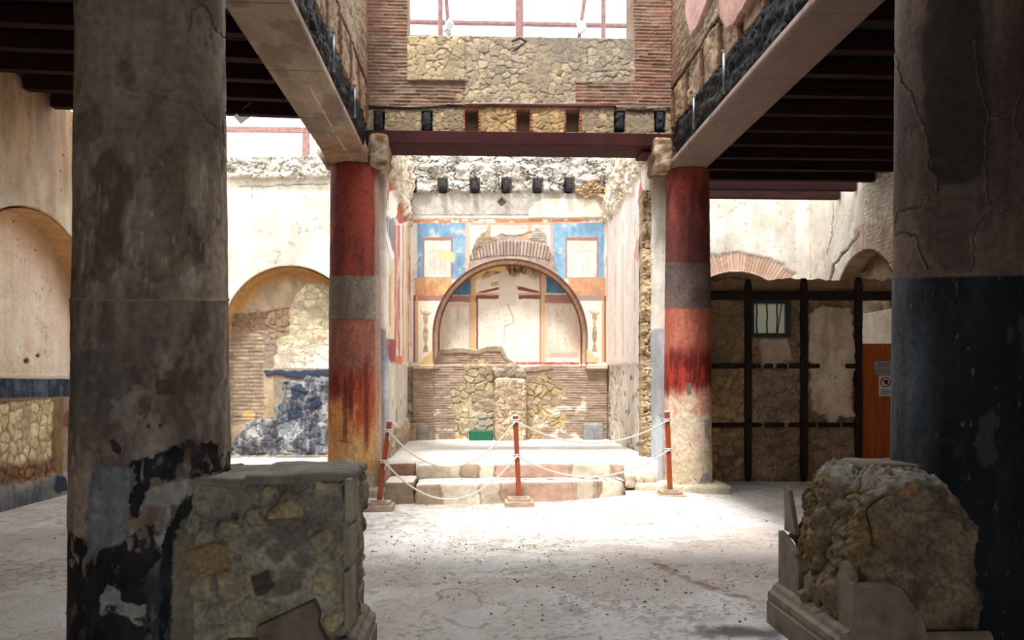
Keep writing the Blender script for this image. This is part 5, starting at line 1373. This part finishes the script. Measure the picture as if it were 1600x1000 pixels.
box(bm, (a.x, b_.x), (16.45, 16.75), (SZ, SZ + .03), .01)
for xx in ((a.x, a.x + .03), (b_.x - .03, b_.x)): box(bm, xx, (16.45, 16.75), (SZ + .01, b_.z + .02), .012)
for yy in ((16.45, 16.48), (16.72, 16.75)): box(bm, (a.x, b_.x), yy, (SZ + .01, b_.z + .02), .012)
o = obj('green_tray', bm, M_GREEN); tag(o, 'low green plastic tray on the shrine floor left of the pier', 'tray')
def blk(name, xa_, xb_, ya, yb, Y, col, lb, seed, dpt=.25, res=.016):
    pa, pb = onY(xa_, yb, Y), onY(xb_, ya, Y)
    o = rock(name, (pa.x, pb.x), (Y, Y + dpt), (max(SZ - .02, pa.z), pb.z), M_ROCK, lambda W, N, px, py, d_: C(*col) * (.75 + .5 * fbm3(W, 8, seed))[:, None], res, 10, .015, 7, seed)
    tag(o, lb, 'stone')
blk('grey_block', 912, 943, 662, 690, 16.6, (138, 138, 138), 'blue-grey stone block at the foot of the right brick pilaster', 120)
blk('corner_stone', 638, 650, 662, 690, 16.5, (160, 136, 112), 'rounded brown stone in the left corner of the shrine room', 121)
blk('corner_stone', 650, 678, 664, 690, 16.65, (146, 132, 120), 'brown and blue stone block at the foot of the left brick pilaster', 122)

# ================================================================== rope barrier
def post(base_px, top_px, lb, baselb=None, h0=.02):
    b = onZ(base_px[0], base_px[1], .13); Y = b.y
    t = onY(top_px[0], top_px[1], Y)
    e = empty('barrier_post', (b.x, Y, 0)); tag(e, lb, 'post', None)
    dirv = (t - Vector((b.x, Y, .08)))
    L_ = dirv.length
    M = Matrix.Translation((b.x, Y, .08)) @ dirv.to_track_quat('Z', 'Y').to_matrix().to_4x4()
    bm = bm_new(); box(bm, (-.032, .032), (-.032, .032), (0, L_), .004, M); shaft = obj('shaft', bm, M_WOODP)
    bm = bm_new(); box(bm, (-.034, .034), (-.034, .034), (L_ - .012, L_ + .012), .004, M); cap = obj('cap', bm, M_LAMP)
    ks = [shaft, cap]
    bm = bm_new(); box(bm, (b.x - .19, b.x + .19), (Y - .17, Y + .17), (0.0, .075), .008); ks.append(obj('foot_board', bm, M_BLOCK))
    bm = bm_new(); box(bm, (b.x - .15, b.x + .15), (Y - .12, Y + .12), (.076, .115), .006); ks.append(obj('upper_board', bm, M_BLOCK))
    bm = bm_new(); box(bm, (b.x - .10, b.x + .10), (Y - .085, Y - .045), (.116, .135), .004); ks.append(obj('wedge', bm, M_BLOCK))
    adopt(e, *ks)
    return M, L_, Vector((b.x, Y, .08)), dirv.normalized(), e
PA = post((592, 781), (609, 658), 'leaning brown wooden barrier post beside the left red column')
PB = post((811, 775), (805, 649), 'upright brown wooden barrier post in the middle of the steps')
PC = post((1047, 765), (1042, 643), 'brown wooden barrier post beside the right red column')
def att(P, py_):
    # point on the post seen at a picture height
    for k in range(200):
        q = P[2] + P[3] * (P[1] * k / 199)
        X, Y = q.x, q.y
        if 600 - F * (q.z - EYE) / (X * SN + Y * CS) < py_: return q
    return P[2] + P[3] * P[1]
def knot(P, q):
    bm = bm_new()
    for dz_ in (-.012, .012):
        tube(bm, [q + Vector((.045 * math.cos(t), .045 * math.sin(t), dz_ + .004 * math.sin(3 * t))) for t in [2 * math.pi * k / 16 for k in range(17)]], .009, 8)
    o = obj('rope_loop', bm, M_ROPE, smooth=True); adopt(P[4], o)
def rope(P, Q, ya, yb, sagpx, lb):
    a, b = att(P, ya), att(Q, yb); off = Vector((0, -.04, 0))
    a = a + off; b = b + off
    mid = (a + b) / 2; dep = mid.x * SN + mid.y * CS
    zs_ = EYE + (600 - sagpx) / F * dep
    # parabola through a, b with lowest point zs_
    da, db = math.sqrt(max(a.z - zs_, .001)), math.sqrt(max(b.z - zs_, .001)); t0 = da / (da + db)
    kk_ = (a.z - zs_) / t0 ** 2
    pts = []
    for k in range(41):
        t = k / 40; p = a.lerp(b, t); p.z = zs_ + kk_ * (t - t0) ** 2; pts.append(p)
    bm = bm_new(); tube(bm, pts, .011, 8)
    o = obj('barrier_rope', bm, M_ROPE, smooth=True); tag(o, lb, 'rope', 'ropes between the barrier posts')
rope(PA, PB, 673, 658, 729, 'upper white rope sagging between the leaning post and the middle post')
rope(PA, PB, 721, 712, 780, 'lower white rope sagging between the leaning post and the middle post')
rope(PB, PC, 658, 657, 692, 'upper white rope sagging between the middle post and the right post')
rope(PB, PC, 712, 703, 745, 'lower white rope sagging between the middle post and the right post')
for P, ys in ((PA, (673, 721)), (PB, (658, 712)), (PC, (657, 703))):
    for y_ in ys: knot(P, att(P, y_))
for y_, dz_ in ((673, .12), (721, .10)):
    q_ = att(PA, y_) + Vector((.0, -.05, 0)); bm = bm_new()
    tube(bm, [q_, q_ + Vector((.02, -.005, -.04)), q_ + Vector((.01, 0, -dz_))], .009, 8); o = obj('rope_end', bm, M_ROPE, smooth=True); adopt(PA[4], o)

# ================================================================== modern roof frame seen through the opening
GY = 14.6
def pole(xa_, ya, xb_, yb, r, lb, Y=GY, top=None):
    a, b = onY(xa_, ya, Y), onY(xb_, yb, Y)
    bm = bm_new(); dv = (b - a)
    tube(bm, [a - dv * .15, a, b, b + dv * .25], r, 12)
    o = obj('scaffold_pole', bm, M_PIPE, smooth=True); tag(o, lb, 'pole', 'poles of the roof frame'); return o
for x_, w_, nm in ((688, 4, 'left'), (814, 4, 'middle'), (943, 3.5, 'right')):
    pole(x_, 90, x_, -60, w_ * GY / F, 'rusty upright pole in the high opening, %s of three' % nm)
for a_, b_, nm in (((703, 70), (694, -40), 'left, beside the left upright'), ((808, 70), (809, -40), 'middle, against the middle upright'), ((903, 70), (919, -40), 'right, leaning beside a floodlight')):
    pole(a_[0], a_[1], b_[0], b_[1], .035, 'slanting thin strut in the high opening, ' + nm, GY + .25)
a, b_ = onY(615, 34, GY + 1.2), onY(1010, 34, GY + 1.2)
bm = bm_new(); box(bm, (a.x, b_.x), (GY + 1.15, GY + 1.25), (a.z - .03, a.z + .03), .005)
o = obj('cross_beam', bm, M_PIPE); tag(o, 'rusty horizontal cross beam seen through the high opening', 'beam')
for x_, s_, nm in ((701, 1, 'left'), (909, -1, 'right')):
    c_ = onY(x_, 42, GY + .1)
    e = empty('floodlight', c_); tag(e, 'small white floodlight fixed on the %s slanting strut in the high opening' % nm, 'lamp', 'floodlights in the high opening')
    Mx = Matrix.Translation(c_) @ Matrix.Rotation(s_ * math.radians(18), 4, 'Y') @ Matrix.Rotation(math.radians(25), 4, 'Z')
    bm = bm_new(); box(bm, (-.07, .07), (-.05, .05), (-.11, .09), .02, Mx); h = obj('housing', bm, M_LAMP)
    bm = bm_new(); box(bm, (-.05, .05), (-.058, -.050), (-.08, .06), .004, Mx); g = obj('lamp_glass', bm, M_GREYP)
    bm = bm_new(); tube(bm, [Mx @ Vector((0, 0, .08)), Mx @ Vector((0, .06, .15)), c_ + Vector((.03 * s_, .19, .16))], .035, 10); j = obj('clamp', bm, M_STEEL)
    adopt(e, h, g, j)

# ---- beyond the rear wall on the left: retaining wall, rail and sheet roof
def p_ret(x, z, px, py): return stones(x, z, 1501, .5, (240, 226, 184), (226, 212, 176), (200, 188, 160), .03, .08)
zr = onY(440, 222, 22).z
rw = slab('wall_retaining', grid_part((-8, 22, 5), (6, 0, 0), (0, 0, zr - 5), (0, -1, 0), .05, p_ret, .4), M_WALL); struct(rw)
a, b_ = onY(370, 203, 21.6), onY(520, 203, 21.6)
bm = bm_new(); box(bm, (a.x - 2, b_.x + .5), (21.55, 21.65), (a.z - .06, a.z + .08), .01)
o = obj('rusty_rail', bm, M_PIPE); tag(o, 'pale rusty horizontal rail above the rear wall on the left', 'rail')
a = onY(478, 203, 21.6)
bm = bm_new(); box(bm, (a.x - .09, a.x + .09), (21.56, 21.64), (5, a.z), .01)
o = obj('rusty_post', bm, M_PIPE); tag(o, 'short pale rusty post holding the rail above the rear wall', 'post')

# ---- loose pebbles and plaster crumbs
rr = random.Random(5)
Vs = []; Fs = []; off = 0
base = bmesh.new(); bmesh.ops.create_icosphere(base, subdivisions=1, radius=1)
bv = np.array([v.co[:] for v in base.verts]); bf = np.array([[v.index for v in f.verts] for f in base.faces]); base.free()
cl_ = []
for k in range(1100):
    if k % 3 == 0: x_, y_ = rr.uniform(-4.5, 4), rr.uniform(3.6, 12)
    elif k % 3 == 1: x_, y_ = rr.gauss(-.4, .9), rr.gauss(8.0, .8)
    else: x_, y_ = rr.gauss(1.2, .5), rr.gauss(6.7, .7)
    s_ = rr.choice([.003, .003, .004, .005, .007, .010]) * rr.uniform(.7, 1.2)
    A_ = np.array([s_ * rr.uniform(.7, 1.4), s_ * rr.uniform(.7, 1.4), s_ * rr.uniform(.5, .8)])
    Vs.append(bv * A_ * (1 + .25 * np.random.RandomState(k).rand(len(bv), 1)) + np.array([x_, y_, .006 + s_ * .2])); Fs.append(bf + off); off += len(bv)
    cl_.append(np.tile(C(*rr.choice([(138, 122, 108), (160, 142, 126), (112, 96, 84), (186, 172, 156)])), (len(bv), 1)))
o = mesh_from('pebbles', np.vstack(Vs), Fs, M_ROCK, np.vstack(cl_), None, False)
tag(o, 'loose pebbles and crumbs scattered on the dusty floor of the court', 'gravel', None, 'stuff')
